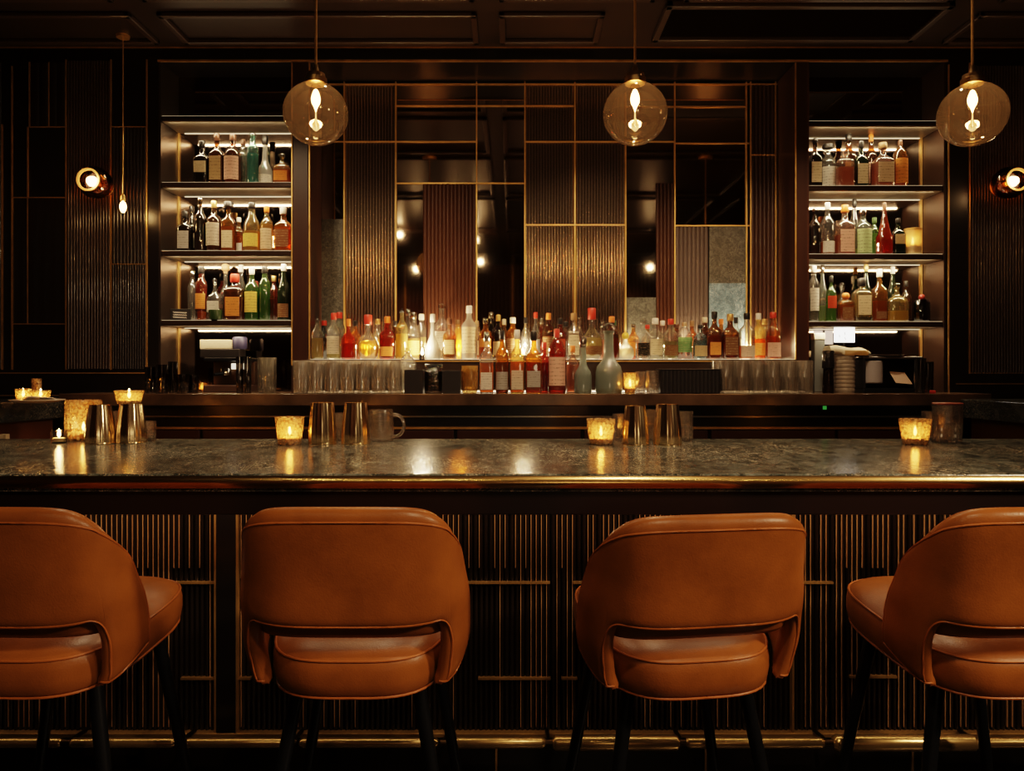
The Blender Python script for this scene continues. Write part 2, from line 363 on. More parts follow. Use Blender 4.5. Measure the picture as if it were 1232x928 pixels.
# ------------------------------------------------------------------ shelf niches
SHELFM = pbr('shelf_metal', (.48, .40, .31), .34, .6, var=.2, scale=10)
NMIRROR = pbr('niche_mirror', (.26, .20, .16), .05, 1.0)
LED = emit('shelf_light_strip', (1, .78, .48), 1.5)
def niche(x0, x1, side, rows):
    nb = thing('shelf_niche', '%s lit shelf niche with mirrored back and brushed metal sides' % side, 'shelf unit', ((x0 + x1) / 2, DW, COUNTER))
    cx = (x0 + x1) / 2; a, b = x0 - cx, x1 - cx; dd = DN - DW
    MB().box(a, b, dd, dd + .01, 0, LINT - COUNTER).build('back_mirror', NMIRROR, nb)
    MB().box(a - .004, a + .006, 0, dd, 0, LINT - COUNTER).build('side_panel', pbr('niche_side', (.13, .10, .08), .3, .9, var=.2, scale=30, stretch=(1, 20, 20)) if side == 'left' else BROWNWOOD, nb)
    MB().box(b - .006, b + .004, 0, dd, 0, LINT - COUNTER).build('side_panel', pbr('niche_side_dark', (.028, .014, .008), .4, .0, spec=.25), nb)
    e = MB()
    for s in (a + .010, b - .012): e.box(s - .003, s + .003, dd - .012, dd, 0, Z(142) - COUNTER)
    e.build('corner_strip', BRASS, nb)
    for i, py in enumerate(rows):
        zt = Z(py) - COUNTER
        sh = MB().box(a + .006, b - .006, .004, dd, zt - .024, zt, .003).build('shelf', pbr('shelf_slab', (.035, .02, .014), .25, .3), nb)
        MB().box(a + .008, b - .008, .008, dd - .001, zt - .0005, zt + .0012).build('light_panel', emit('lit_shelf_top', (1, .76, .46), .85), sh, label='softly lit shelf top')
        MB().box(a + .008, b - .008, .012, dd - .002, zt - .027, zt - .0245).build('shelf_underside', SHELFM, sh, label='brushed metal underside')
        MB().box(a + .04, b - .02, dd - .007, dd - .003, zt - .0295, zt - .027).build('light_strip', LED, sh, label='glowing warm light strip')
        l = lamp('bottle_fill_light', 'AREA', (cx, DW + .012, COUNTER + zt - .030), (2.4, 3.6, 3.6, 2.2)[i], (1, .74, .44), .6, aim=(cx, DW + .12, COUNTER + zt - .25)); l.data.shape = 'RECTANGLE'; l.data.size_y = .012  # unseen lamp added at the front lip to brighten the bottles
    return nb
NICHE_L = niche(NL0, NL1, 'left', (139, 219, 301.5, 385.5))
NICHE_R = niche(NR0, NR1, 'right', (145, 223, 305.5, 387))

# ------------------------------------------------------------------ back bar counter, riser, cabinet below
CSTONE = pbr('counter_brown_stone', (.06, .035, .02), .22, var=.5, scale=7)
bb = thing('back_bar_counter', 'long brown stone back bar counter under the bottle display', 'counter', (0, 3.43, 0))
MB().box(-2.08, 2.20, 0, DW - .006 - 3.43, COUNTER - .056, COUNTER, .004).box(NL0 + .012, NR1 - .012, DW - .010 - 3.43, DM - .008 - 3.43, COUNTER - .056, COUNTER).build('worktop', CSTONE, bb)
cb = MB().box(-2.08, 2.20, .12, DW - .006 - 3.43, 0, COUNTER - .056)
cb.build('cabinet', BLACKWOOD, bb)
d_ = 3.55
for i in range(7):
    x0 = -2.06 + i * .60
    dr = MB().box(x0, x0 + .585, .098, .12, .3, PZ(517, d_) - .0, .004).build('cabinet_door', pbr('red_brown_door', (.05, .016, .010), .35), bb)
    MB().tube([(x0 + .2, .085, 1.0), (x0 + .385, .085, 1.0)], .006).build('handle', BRASS, dr)
MB().box(-2.06, 2.1, .09, .12, PZ(516, d_), PZ(513.5, d_)).build('brass_line', BRASSD, bb)
MB().box(-2.06, 2.1, .10, .12, PZ(502, d_), PZ(500.5, d_)).build('steel_line', STEEL, bb)
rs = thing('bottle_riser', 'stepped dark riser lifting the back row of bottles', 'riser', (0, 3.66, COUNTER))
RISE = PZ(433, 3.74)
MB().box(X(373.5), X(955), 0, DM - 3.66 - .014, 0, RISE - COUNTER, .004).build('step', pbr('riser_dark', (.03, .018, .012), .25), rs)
MB().box(X(377), X(951), .012, DM - 3.66 - .036, RISE - COUNTER - .001, RISE - COUNTER + .001).build('light_panel', emit('added_riser_glow', (1, .74, .44), 1.5), rs, label='added soft glow on the step top')  # glowing sheet added on the step to light the bottles from below
MB().box(X(374), X(954), -.004, -.001, RISE - COUNTER - .012, RISE - COUNTER - .006).build('brass_edge', BRASSD, rs)
MB().box(X(376), X(953), -.009, -.001, .004, .010).build('light_strip', emit('added_counter_glow', (1, .74, .46), 5.0), rs, label='added glowing strip along the counter')  # glowing strip added behind the glasses to make them sparkle
MB().box(X(376), X(950), DM - 3.66 - .032, DM - 3.66 - .024, RISE - COUNTER, RISE - COUNTER + .012).build('light_strip', emit('riser_light', (1, .66, .34), 6.0), rs, label='glowing light strip behind bottles')
# side returns
for sgn, side in ((-1, 'left'), (1, 'right')):
    r = thing('side_counter', '%s side counter joining the bar to the back bar' % side, 'counter', (sgn * 2.05, 2.9, 0))
    zt = 1.205
    MB().box(0, sgn * 1.2, .0, .52, zt - .085, zt, .004).build('worktop', marble('dark_marble', (.012, .013, .012), (.05, .05, .045), (.2, .18, .14), .2, 2.0), r)
    MB().box(sgn * .05, sgn * 1.2, .02, .52, 0, zt - .085).build('cabinet', pbr('return_wood', (.09, .03, .014), .4), r)
MB().box(-.012, .012, -.012, .012, -.017, .018).build('outlet_box', pbr('pale_plastic', (.7, .6, .45), .4)).location = (-2.035, 3.0, 1.06)
o = bpy.data.objects['outlet_box']; tag(o, 'small pale box under the edge of the left side counter', 'box')
# ------------------------------------------------------------------ the front bar
D1, D2, BAR = 1.86, 2.885, 1.07
bar = thing('bar_counter', 'long bar with dark green speckled marble top, brass edge and fluted front', 'bar counter', (0, D1, 0))
MARB = marble('bar_marble', (.018, .026, .026), (.17, .19, .17), (1.0, .82, .58), .17, 2.0, spec=.38, coat=.0)
MB().box(-2.6, 2.6, .004, D2 - D1, BAR - .045, BAR, .006).build('marble_top', MARB, bar)
em = MB()
pts = [(0, BAR - .004), (-.006, BAR - .012), (-.008, BAR - .024), (-.004, BAR - .034), (.008, BAR - .036), (.008, BAR - .004)]
em.rings([[(x, y, z) for y, z in pts] for x in (-2.6, 2.6)])
em.build('brass_edge', pbr('edge_brass', (.75, .46, .18), .2, 1.0, var=.1), bar, 50)
MB().box(-2.6, 2.6, .02, .30, BAR - .105 - .0, BAR - .04, .004).build('fascia', pbr('fascia_lacquer', (.012, .006, .005), .3), bar)
PZB, PZT = .30, BAR - .105
DP = 2.12 - D1
MB().box(-2.6, 2.6, DP + .03, .80, 0, BAR - .045).build('bar_body', BLACKWOOD, bar)
MB().box(-2.6, 2.6, DP - .012, DP + .02, PZT - .008, PZT).build('brass_line', BRASSD, bar)
fp = MB()
PB = lambda px: PX(px, 2.12)
seams = [-2.6, PB(-200), PB(271), PB(760), PB(955), PB(1320), 2.6]
fp.flute(-2.6, 2.6, PZB, PZT - .008, DP + .03, .0148, .010)
fp.build('fluted_panel', pbr('front_reeding', (.022, .013, .009), .28, .35, coat=.2), bar, 45)
rod = MB(); rng = random.Random(3)
x = -2.58
while x < 2.58:
    top = PZT - .01
    bot = PZB + .01 if rng.random() < .55 else PZT - .20 - .0
    if rng.random() < .82: rod.box(x - .0008, x + .0008, DP + .0175, DP + .024, bot, top)
    x += .0148 * rng.choice((1, 1, 1, 2, 1))
rod.build('brass_inlay', pbr('inlay_brass', (.85, .50, .24), .4, .45), bar)
for px in (258, 284, 955, -320, 1500): MB().box(PB(px) - .003, PB(px) + .003, DP + .004, DP + .03, PZB, PZT - .008).build('brass_divider', BRASSD, bar)
def hseg(x0, x1, py):
    z = PZ(py, 2.12); MB().box(PB(x0), PB(x1), DP + .010, DP + .026, z - .003, z + .003).build('brass_divider', BRASSD, bar)
for a, b, y in ((0, 258, 703), (558, 662, 703), (955, 1005, 703), (0, 95, 820), (215, 256, 819), (285, 300, 819), (575, 663, 819), (676, 695, 819), (1025, 1082, 817), (1120, 1300, 703), (300, 560, 703), (690, 955, 703)): hseg(a, b, y)
MB().box(PB(260), PB(283), DP + .002, DP + .03, PZB, PZT - .008).build('pilaster', BLACKWOOD, bar)
MB().box(-2.6, 2.6, DP, DP + .03, PZB - .012, PZB, .002).build('brass_skirt', BRASSD, bar)
kx = [-2.6] + [PB(p) for p in (-100, 345, 597, 850, 1100)] + [2.6]
for a, b in zip(kx, kx[1:]): MB().box(a + .004, b - .004, DP + .012, DP + .03, .02, PZB - .012, .003).build('kick_board', BLACKWOOD, bar)
for p in (-100, 345, 597, 850, 1100): MB().box(PB(p) - .003, PB(p) + .003, DP + .008, DP + .028, .02, PZB - .012).build('brass_seam', BRASS, bar)
# foot rail
fr = thing('foot_rail', 'polished brass foot rail along the bottom of the bar', 'rail', (0, 2.035, 0))
zr = PZ(894, 2.035)
RP = lambda px: PX(px, 2.035)
RAILB = pbr('rail_brass', (.72, .48, .20), .26, .85, var=.1)
for a, b, r in ((-400, 76, .013), (84, 212, .013), (222, 345, .013), (360, 528, .013), (541, 657, .015), (664, 818, .021), (824, 992, .015), (1001, 1175, .022), (1182, 1600, .014)):
    x0, x1 = RP(a), RP(b)
    MB().tube([(x0, 0, zr), (x0 + .004, 0, zr), (x0 + .012, 0, zr), (x1 - .012, 0, zr), (x1 - .004, 0, zr), (x1, 0, zr)], [r * .4, r * .8, r, r, r * .8, r * .4], 14).build('rail_tube', RAILB, fr, 40)
for p in (-200, 80, 217, 352, 535, 660, 821, 996, 1178, 1400):
    MB().tube([(RP(p) - .012, 0, zr), (RP(p) + .012, 0, zr)], .010, 10).tube([(RP(p), 0, zr), (RP(p), .092, zr - .01)], .006, 8).build('bracket', pbr('bracket_bronze', (.10, .06, .03), .35, 1.0), fr, 40)
# ------------------------------------------------------------------ bar stools
def leather(name, base):
    if name in MATS: return MATS[name]
    m, nt, out = newmat(name)
    tc = N(nt, 'ShaderNodeTexCoord')
    n1 = N(nt, 'ShaderNodeTexNoise', Scale=7.0, Detail=6.0, Roughness=.6); n2 = N(nt, 'ShaderNodeTexVoronoi', Scale=260.0); n3 = N(nt, 'ShaderNodeTexNoise', Scale=30.0, Detail=6.0, Roughness=.7)
    for n in (n1, n2, n3): nt.links.new(tc.outputs['Object'], n.inputs['Vector'])
    r = N(nt, 'ShaderNodeValToRGB'); r.color_ramp.elements[0].position = .3; r.color_ramp.elements[1].position = .72
    r.color_ramp.elements[0].color = c4([c * .72 for c in base]); r.color_ramp.elements[1].color = c4([base[0] * 1.22, base[1] * 1.25, base[2] * 1.3])
    nt.links.new(n1.outputs[0], r.inputs[0])
    p = N(nt, 'ShaderNodeBsdfPrincipled'); nt.links.new(r.outputs[0], p.inputs['Base Color']); p.inputs['Specular IOR Level'].default_value = .32
    rr = N(nt, 'ShaderNodeMapRange'); rr.inputs['To Min'].default_value = .26; rr.inputs['To Max'].default_value = .46
    nt.links.new(n3.outputs[0], rr.inputs[0]); nt.links.new(rr.outputs[0], p.inputs['Roughness'])
    mx = N(nt, 'ShaderNodeMath', operation='MULTIPLY_ADD'); mx.inputs[1].default_value = .35
    nt.links.new(n2.outputs['Distance'], mx.inputs[0]); nt.links.new(n3.outputs[0], mx.inputs[2])
    b = N(nt, 'ShaderNodeBump', Strength=.16, Distance=.003); nt.links.new(mx.outputs[0], b.inputs['Height']); nt.links.new(b.outputs[0], p.inputs['Normal'])
    nt.links.new(p.outputs[0], out.inputs[0]); MATS[name] = m; return m
LEATHER = leather('tan_leather', (.275, .090, .019))
PIPING = leather('piping_leather', (.36, .11, .025))
def sm(a, b, t):
    t = min(1, max(0, (t - a) / (b - a))); return t * t * (3 - 2 * t)
def interp(tab, z):
    if z <= tab[0][0]: return tab[0][1]
    for (a, x), (b, y) in zip(tab, tab[1:]):
        if z <= b: t = (z - a) / (b - a); t = t * t * (3 - 2 * t) * .4 + t * .6; return x + (y - x) * t
    return tab[-1][1]
def make_stool(label, top=1.055, group='leather bar stools along the bar'):
    t = thing('bar_stool', label, 'bar stool', group=group)
    ZB, ZO = .664, .808                                     # bottom of the wings, top of the rear opening
    A = [(.645, .192), (.69, .214), (.76, .226), (.84, .226), (.92, .215), (.99, .203), (top, .196)]
    YF = [(.645, -.10), (.69, -.085), (.80, -.105), (.90, -.145), (1.0, -.20), (top, -.215)]
    YR = [(.645, -.228), (.75, -.245), (.85, -.258), (top, -.285)]
    P = .50
    def curve(z, s):
        ph = s * pi / 2; a, yf, yr = interp(A, z), interp(YF, z), interp(YR, z)
        x = a * math.copysign(abs(sin(ph)) ** P, s) if s else 0.0
        return Vector((x, yf - (yf - yr) * abs(cos(ph)) ** .75, z))
    def zbot(s):
        a = abs(s); u = min(1.0, max(0.0, (a - .425) / .125))
        return ZO - .006 * (1 - min(1, a / .425) ** 2) - (ZO - ZB) * (1 - (1 - u ** 2.4) ** (1 / 2.4)) + .055 * max(0.0, (a - .56) / .44) ** 1.4
    def ztop(s): return top - .012 * s * s - .13 * (1 - (1 - min(1.0, abs(s)) ** 3.2) ** .4545)
    def base(z, s):
        e = 2e-3
        ds = curve(z, min(1, s + e)) - curve(z, max(-1, s - e)); dz = curve(z + e, s) - curve(z - e, s)
        return curve(z, s), ds.cross(dz).normalized()
    TH = .021
    ss = sorted(set([round(i / 48, 5) for i in range(-48, 49)] + [sg * (.425 + .125 * (1 - (1 - k / 20) ** 2)) for k in range(21) for sg in (-1, 1)]
                    + [sg * (.553 + .006 * k) for k in range(8) for sg in (-1, 1)] + [sg * (.94 + .008 * k) for k in range(8) for sg in (-1, 1)] + [sg * .01 * k for k in (1, 2, 3.5) for sg in (-1, 1)]))
    fine = [-1 + 2 * k / 600 for k in range(601)]; acc = [0.0]
    for a, b in zip(fine, fine[1:]): acc.append(acc[-1] + (curve(.80, b) - curve(.80, a)).length)
    mid = acc[300]
    def arc(s): f = (s + 1) * 300; k = min(599, int(f)); return acc[k] + (acc[k + 1] - acc[k]) * (f - k) - mid
    def unarc(a): return float(np.interp(a + mid, acc, fine))
    bs = sorted(set(ss + [-1 + 2 * k / 200 for k in range(201)]))
    loop = [(arc(s), ztop(s)) for s in bs] + [(arc(1), ztop(1) + (zbot(1) - ztop(1)) * k / 16) for k in range(1, 16)] + [(arc(s), zbot(s)) for s in reversed(bs)] + [(arc(-1), zbot(1) + (ztop(1) - zbot(1)) * k / 16) for k in range(1, 16)]
    LA = np.array(loop); LBb = np.roll(LA, -1, axis=0); LD = LBb - LA; LL = np.maximum((LD ** 2).sum(1), 1e-12)
    def dist(a, z):
        p = np.array((a, z)); t_ = np.clip(((p - LA) * LD).sum(1) / LL, 0, 1); q = LA + LD * t_[:, None]
        return float(np.sqrt(((q - p) ** 2).sum(1).min()))
    def thick(d, R=.024): return TH * math.sqrt(max(0.0, 1 - (1 - min(1, d / R)) ** 2))
    VV = [0, .012, .03, .055, .085, .12] + [.16 + .68 * k / 11 for k in range(12)] + [.88, .915, .945, .97, .988, 1]
    rings = []
    for s in ss:
        o_, i_ = [], []
        for v in VV:
            z = zbot(s) + (ztop(s) - zbot(s)) * v; p, n = base(z, s); th = max(.0004, thick(dist(arc(s), z)))
            o_.append(p + n * th); i_.append(p - n * th)
        rings.append(o_ + i_[::-1])
    sh = MB().rings(rings).build('back_shell', LEATHER, t, 80)
    path = []; nl = len(loop)
    for k in range(0, nl):
        a0, z0 = loop[k - 3]; a1, z1 = loop[(k + 3) % nl]; dx, dz = a1 - a0, z1 - z0; L = math.hypot(dx, dz) or 1
        nx, nz = dz / L, -dx / L
        off = .010 + .016 * max(0, -nz) ** 2 * (1 if loop[k][1] > .9 else 0)
        a, z = loop[k][0] + nx * off, loop[k][1] + nz * off
        p, n = base(z, unarc(a)); q = p + n * (thick(dist(a, z)) - .0004)
        if not path or (q - path[-1]).length > .004: path.append(q)
    MB().tube(path, .0028, 6, closed=True).build('piping', PIPING, sh, 60)
    def frame(s, v): p, n = base(.868, s); return p, n, Vector((0, 0, 1))
    # inner back pad
    pr = []
    for k in range(25):
        s = -.62 + 1.24 * k / 24; col = []; th = .024 * math.sqrt(max(.03, 1 - (abs(s) / .62) ** 6))
        for q in range(16):
            a = 2 * pi * q / 16; zz = .872 + .100 * math.copysign(abs(sin(a)) ** .4, sin(a)); n = frame(s, .5)[1]
            p = curve(zz, s); col.append(p - n * (TH + .004) - n * th * math.copysign(abs(cos(a)) ** .7, cos(a)))
        pr.append(col)
    MB().rings(pr).build('back_pad', LEATHER, t, 60)
    # seat cushion
    def outline(z, k, sc):
        pts = []
        for j in range(64):
            a = 2 * pi * j / 64; c, s = cos(a), sin(a); e = 3.4
            rr = 1 / (abs(c) ** e + abs(s) ** e) ** (1 / e)
            y = .008 + .246 * rr * s * sc; x = (.197 + .004 * (rr * s)) * rr * c * sc
            pts.append(Vector((x, y, z + .008 + .085 * (y + .19))))
        return pts
    prof = [(.642, .5), (.642, .90), (.644, .955), (.654, .985), (.676, 1.0), (.700, 1.0), (.717, .985), (.726, .955), (.737, .88), (.746, .75), (.752, .5), (.754, .2), (.754, .02)]
    seat = MB().rings([outline(z, 0, sc) for z, sc in prof]).build('seat_cushion', LEATHER, t, 60)
    MB().tube(outline(.7215, 0, .977), .0032, 6, closed=True).build('piping', PIPING, seat, 60)
    MB().tube(outline(.6445, 0, .967), .0030, 6, closed=True).build('piping', PIPING, seat, 60)
    MB().rings([outline(z, 0, sc) for z, sc in ((.626, .80), (.628, .84), (.642, .86))]).build('seat_base', BLACKM, t, 40)
    for sx in (-1, 1):
        for sy in (-1, 1):
            yt, yb = (.14, .20) if sy > 0 else (-.125, -.20)
            zt = .640 + .085 * (yt + .19)
            MB().tube([(sx * .130, yt, zt), (sx * .187, (yt + yb) / 2, zt / 2), (sx * .245, yb, .006), (sx * .246, yb, .0)], [.0165, .014, .0105, .010], 12).build('leg', BLACKM, t, 40)
    return t
s1 = make_stool('tan leather bar stool at far left, cut off by the photo edge')
s1.location = (-1.044, 1.775, 0); s1.rotation_euler.z = -.03
s2 = dup(s1, (-.338, 1.775, 0), 0.0, 'tan leather bar stool second from left, facing straight at the bar')
s4 = dup(s1, (1.058, 1.775, 0), .05, 'tan leather bar stool at far right, its seat pointing left')
s3 = make_stool('tan leather bar stool third from left, with slightly lower squarer back', top=1.040)
s3.location = (.366, 1.775, 0); s3.rotation_euler.z = .15
# ------------------------------------------------------------------ things on the bar
GOLDCUP = pbr('gold_cup', (.95, .72, .44), .15, 1.0, var=.08, scale=12, stretch=(6, 6, .2))
MERC = glass((1.0, .76, .44), edge=(.8, .46, .18), gloss=.06, rough=.12, bump=.9, bscale=95, body=.50, name='textured_amber_glass')
WAX = pbr('wax', (.85, .62, .32), .5)
FLAME = emit('flame', (1, .60, .20), 70.0)
CUTG = crystal('cut_glass')
BARG = crystal('bar_glass', k=.35)
CLEAR = glass((.95, .93, .90), edge=(.38, .34, .30), gloss=.10, rough=.02, name='clear_glass')
def on_bar(px, py):                # a point of the bar top seen at this photo pixel
    d = (EYE - BAR) * F / (py - HY); return PX(px, d), d, BAR
def votive(label, px, base, wpx, hpx, loc=None, power=.9, group='lit votive candles'):
    if loc is None: x, d, z = on_bar(px, base)
    else: x, d, z = loc
    r = wpx * d / F / 2; h = hpx * d / F
    t = thing('votive_candle', label, 'candle', (x, d, z), group=group)
    MB().lathe([(r * .70, 0), (r * .78, .003), (r * .84, h * .3), (r * .94, h * .75), (r, h), (r - .0035, h), (r * .93 - .004, h * .75), (r * .80 - .003, h * .3), (r * .70, .008)], 36, cap1=True, lobes=12, amp=.008).build('glass_cup', MERC, t, 80)
    wx = MB().lathe([(r * .66, .010), (r * .72, h * .26), (r * .2, h * .27), (r * .02, h * .265)], 24).build('wax', WAX, t, 40)
    MB().tube([(0, 0, h * .26), (0, 0, h * .26 + .010)], .0012, 6).build('wick', BLACKM, wx)
    MB().lathe([(.0015, h * .26 + .008), (.0058, h * .26 + .017), (.0042, h * .26 + .029), (.0004, h * .26 + .043)], 12).build('flame', FLAME, t, 60)
    lamp('candle_light', 'POINT', (x, d, z + h * .5), power, CANDLE, .010)
    return t
def cup(label, px, base, w0, w1, hpx, first=[None]):
    x, d, z = on_bar(px, base); k = d / F
    t = thing('metal_cup', label, 'cup', (x, d, z), group='tapered gold cups on the bar')
    a, b, h = w0 * k / 2, w1 * k / 2, hpx * k
    MB().lathe([(a, 0), (a * 1.01, .004), (a * .99, h * .3), ((a + b) / 2 * 1.01, h * .65), (b * 1.02, h * .95), (b, h), (b - .004, h), (b * .9, h - .004), (.001, h - .006)], 72, lobes=14, amp=.016).build('cup_body', GOLDCUP, t, 50)
    MB().lathe([(a * 1.015, 0), (a * 1.03, .003), (a * 1.015, .006)], 48, cap0=False, cap1=False).build('rolled_rim', GOLDCUP, t, 60)
    return t
def tumbler_mesh(r, h, lob=20):
    return MB().lathe([(r * .80, 0), (r * .86, .004, 2, .03), (r * .87, h * .10, 2, .09), (r * .93, h * .17, 2, .02), (r * .88, h * .25, 2, .09), (r * .95, h * .33, 2, .02), (r * .90, h * .41, 2, .09), (r * .96, h * .50, 2, .03), (r * .965, h * .62, 2, .02), (r * .98, h * .85, 2, .02), (r, h, 2, 0), (r - .003, h, 2, 0), (r * .90, h * .55, 2, 0), (r * .82, .014, 2, 0), (.001, .012, 2, 0)], lob * 4, lobes=lob, amp=.0)
FACET = 14
def tumbler(name, label, px, base, wpx, hpx, mat=None, lob=14):
    x, d, z = on_bar(px, base); k = d / F
    t = tumbler_mesh(wpx * k / 2, hpx * k, lob).build(name, mat or BARG, None, FACET); t.location = (x, d, z)
    return tag(t, label, 'glass')
votive('lit amber votive candle beside two gold cups, left of the bar middle', 348.5, 535, 35, 33)
votive('lit amber votive candle nearest the middle of the bar top', 723, 535, 35, 31)
votive('lit amber votive candle beside the cut glass tumbler at right', 1101, 535, 36, 31)
cup('tapered gold cup just right of the left votive candle', 388, 534.5, 33, 27, 50)
cup('tapered gold cup in front of the glass mug', 428, 534.5, 34, 26, 50)
cup('tapered gold cup right of the middle votive candle', 764.5, 535.5, 32, 24, 47)
cup('tapered gold cup in front of two clear tumblers', 803, 535.5, 34, 26, 49)
cup('tapered gold cup in front of the big amber jar, left end', 120.5, 534, 34, 24, 47)
c = cup('tapered gold cup carrying a votive candle on its base, left end', 158, 533, 34, 25, 47)
x, d_, z = on_bar(158, 533)
votive('amber votive candle standing on top of a gold cup', 154, 0, 33, 16, loc=(x - .008, d_, BAR + 47 * d_ / F), power=.45)
# big woven amber jar behind the left cups
x, d_, z = on_bar(100.5, 529.5); k = d_ / F
t = thing('amber_jar', 'large textured amber glass jar behind the left gold cup', 'jar', (x, d_, z))
MB().lathe([(20 * k * .92, 0), (20 * k, .004), (20 * k, 40 * k), (19.5 * k, 46 * k), (19 * k, 48 * k), (18 * k, 46 * k), (20 * k, 38 * k), (20 * k, .008)], 40, lobes=20, amp=.012).build('jar_body', MERC, t, 70)
MB().lathe([(17 * k, .010), (17 * k, .030), (.002, .030)], 24).build('wax', WAX, t, 40)
MB().lathe([(.0015, .036), (.0058, .046), (.004, .058), (.0004, .07)], 12).build('flame', FLAME, t, 60)
lamp('candle_light', 'POINT', (x, d_, z + .06), .6, CANDLE, .01)
# tea light in clear glass at far left
x, d_, z = on_bar(71, 533); k = d_ / F
t = thing('tea_light', 'small lit tea light in clear glass at left end of bar', 'candle', (x, d_, z))
MB().lathe([(8.2 * k, 0), (8.8 * k, .003), (9 * k, 15 * k), (8.2 * k, 15 * k), (8 * k, .008)], 24).build('glass_cup', CLEAR, t, 60)
MB().lathe([(7.6 * k, .006), (7.6 * k, 6 * k), (.002, 6 * k)], 20).build('wax', WAX, t, 40)
MB().lathe([(.0015, 7 * k), (.006, 10 * k), (.004, 13 * k), (.0004, 17 * k)], 12).build('flame', FLAME, t, 60)
lamp('candle_light', 'POINT', (x, d_, z + .05), .35, CANDLE, .01)
# glass mug
x, d_, z = on_bar(462, 531); k = d_ / F
t = thing('glass_mug', 'clear glass mug with round handle behind a gold cup', 'mug', (x - 4 * k, d_, z))
MB().lathe([(15 * k, 0), (16 * k, .004), (15 * k, 36 * k), (14.6 * k, 38 * k), (13.6 * k, 38 * k), (13.6 * k, .012), (.001, .010)], 48, lobes=12, amp=.012).build('mug_body', BARG, t, 60)
MB().tube([(14.5 * k, 0, 32 * k)] + [((18 + 10 * cos(a)) * k, 0, (19 + 13 * sin(a)) * k) for a in [pi / 2 - pi * i / 12 for i in range(13)]] + [(14.5 * k, 0, 6 * k)], .0065, 10).build('handle', BARG, t, 60)
tumbler('glass_tumbler', 'clear ribbed tumbler between two gold cups, left of bar middle', 408, 531, 26, 34)
tumbler('glass_tumbler', 'clear ribbed tumbler behind the right one of middle gold cups', 823, 531, 22, 36)
tumbler('glass_tumbler', 'clear ribbed tumbler behind the left one of middle gold cups', 750, 531, 26, 33)
tumbler('glass_tumbler', 'clear ribbed tumbler between two middle gold cups', 784, 531, 24, 38)
tumbler('glass_tumbler', 'tall cut glass tumbler with red edged coaster on top', 1140, 533, 33, 46)
tumbler('glass_tumbler', 'smaller cut glass tumbler behind the right votive candle', 1121, 531, 22, 36)
tumbler('glass_tumbler', 'small clear tumbler beside the cups at left bar end', 177, 531, 20, 24)
tumbler('glass_tumbler', 'small clear tumbler between the two gold cups at left bar end', 138, 531, 18, 36)
x, d_, z = on_bar(1140, 533); k = d_ / F
MB().lathe([(16 * k, 0), (16.8 * k, .002), (16.8 * k, .005), (16 * k, .007)], 32).build('coaster', pbr('coaster_red', (.16, .03, .015), .35), None, 40).location = (x, d_, z + 46 * k)
tag(bpy.data.objects['coaster'], 'dark red coaster lying on the tall cut glass tumbler', 'coaster')
# left side counter: candles and a white napkin on a plate
zc = 1.205
def side(px, d): return (PX(px, d), d, zc)
votive('small amber candle on left side counter, left one of pair', 28, 0, 18, 16, loc=side(28, 3.05), power=.25)
votive('small amber candle on left side counter, right one of pair', 48, 0, 22, 14, loc=side(49, 3.06), power=.25)
tb = MB().lathe([(.017, 0), (.019, .004), (.019, .095), (.016, .095), (.016, .01)], 20, lobes=10, amp=.02).build('amber_glass', MERC, None, 60); tb.location = side(44, 3.20)
tag(tb, 'slim amber glass standing behind the two small candles', 'glass')
t = thing('napkin_plate', 'pale plate with folded napkin on the left side counter', 'plate', (PX(45, 2.96), 2.96, zc))
MB().lathe([(.05, 0), (.085, .006), (.098, .012), (.096, .014), (.05, .006), (.001, .006)], 36).build('plate', pbr('pale_china', (.36, .31, .27), .3), t, 40)
nb = MB(); rng = random.Random(4)
for i in range(4):
    a = .1 * i; nb.add([(-.07 + .01 * i, -.03, .009 + .005 * i), (.075, -.04 + .008 * i, .008 + .004 * i), (.085 - .015 * i, .035, .012 + .003 * i), (-.06, .04, .014 + .004 * i)], [(0, 1, 2, 3)])
nb.build('napkin', pbr('napkin_linen', (.5, .45, .4), .8), t)
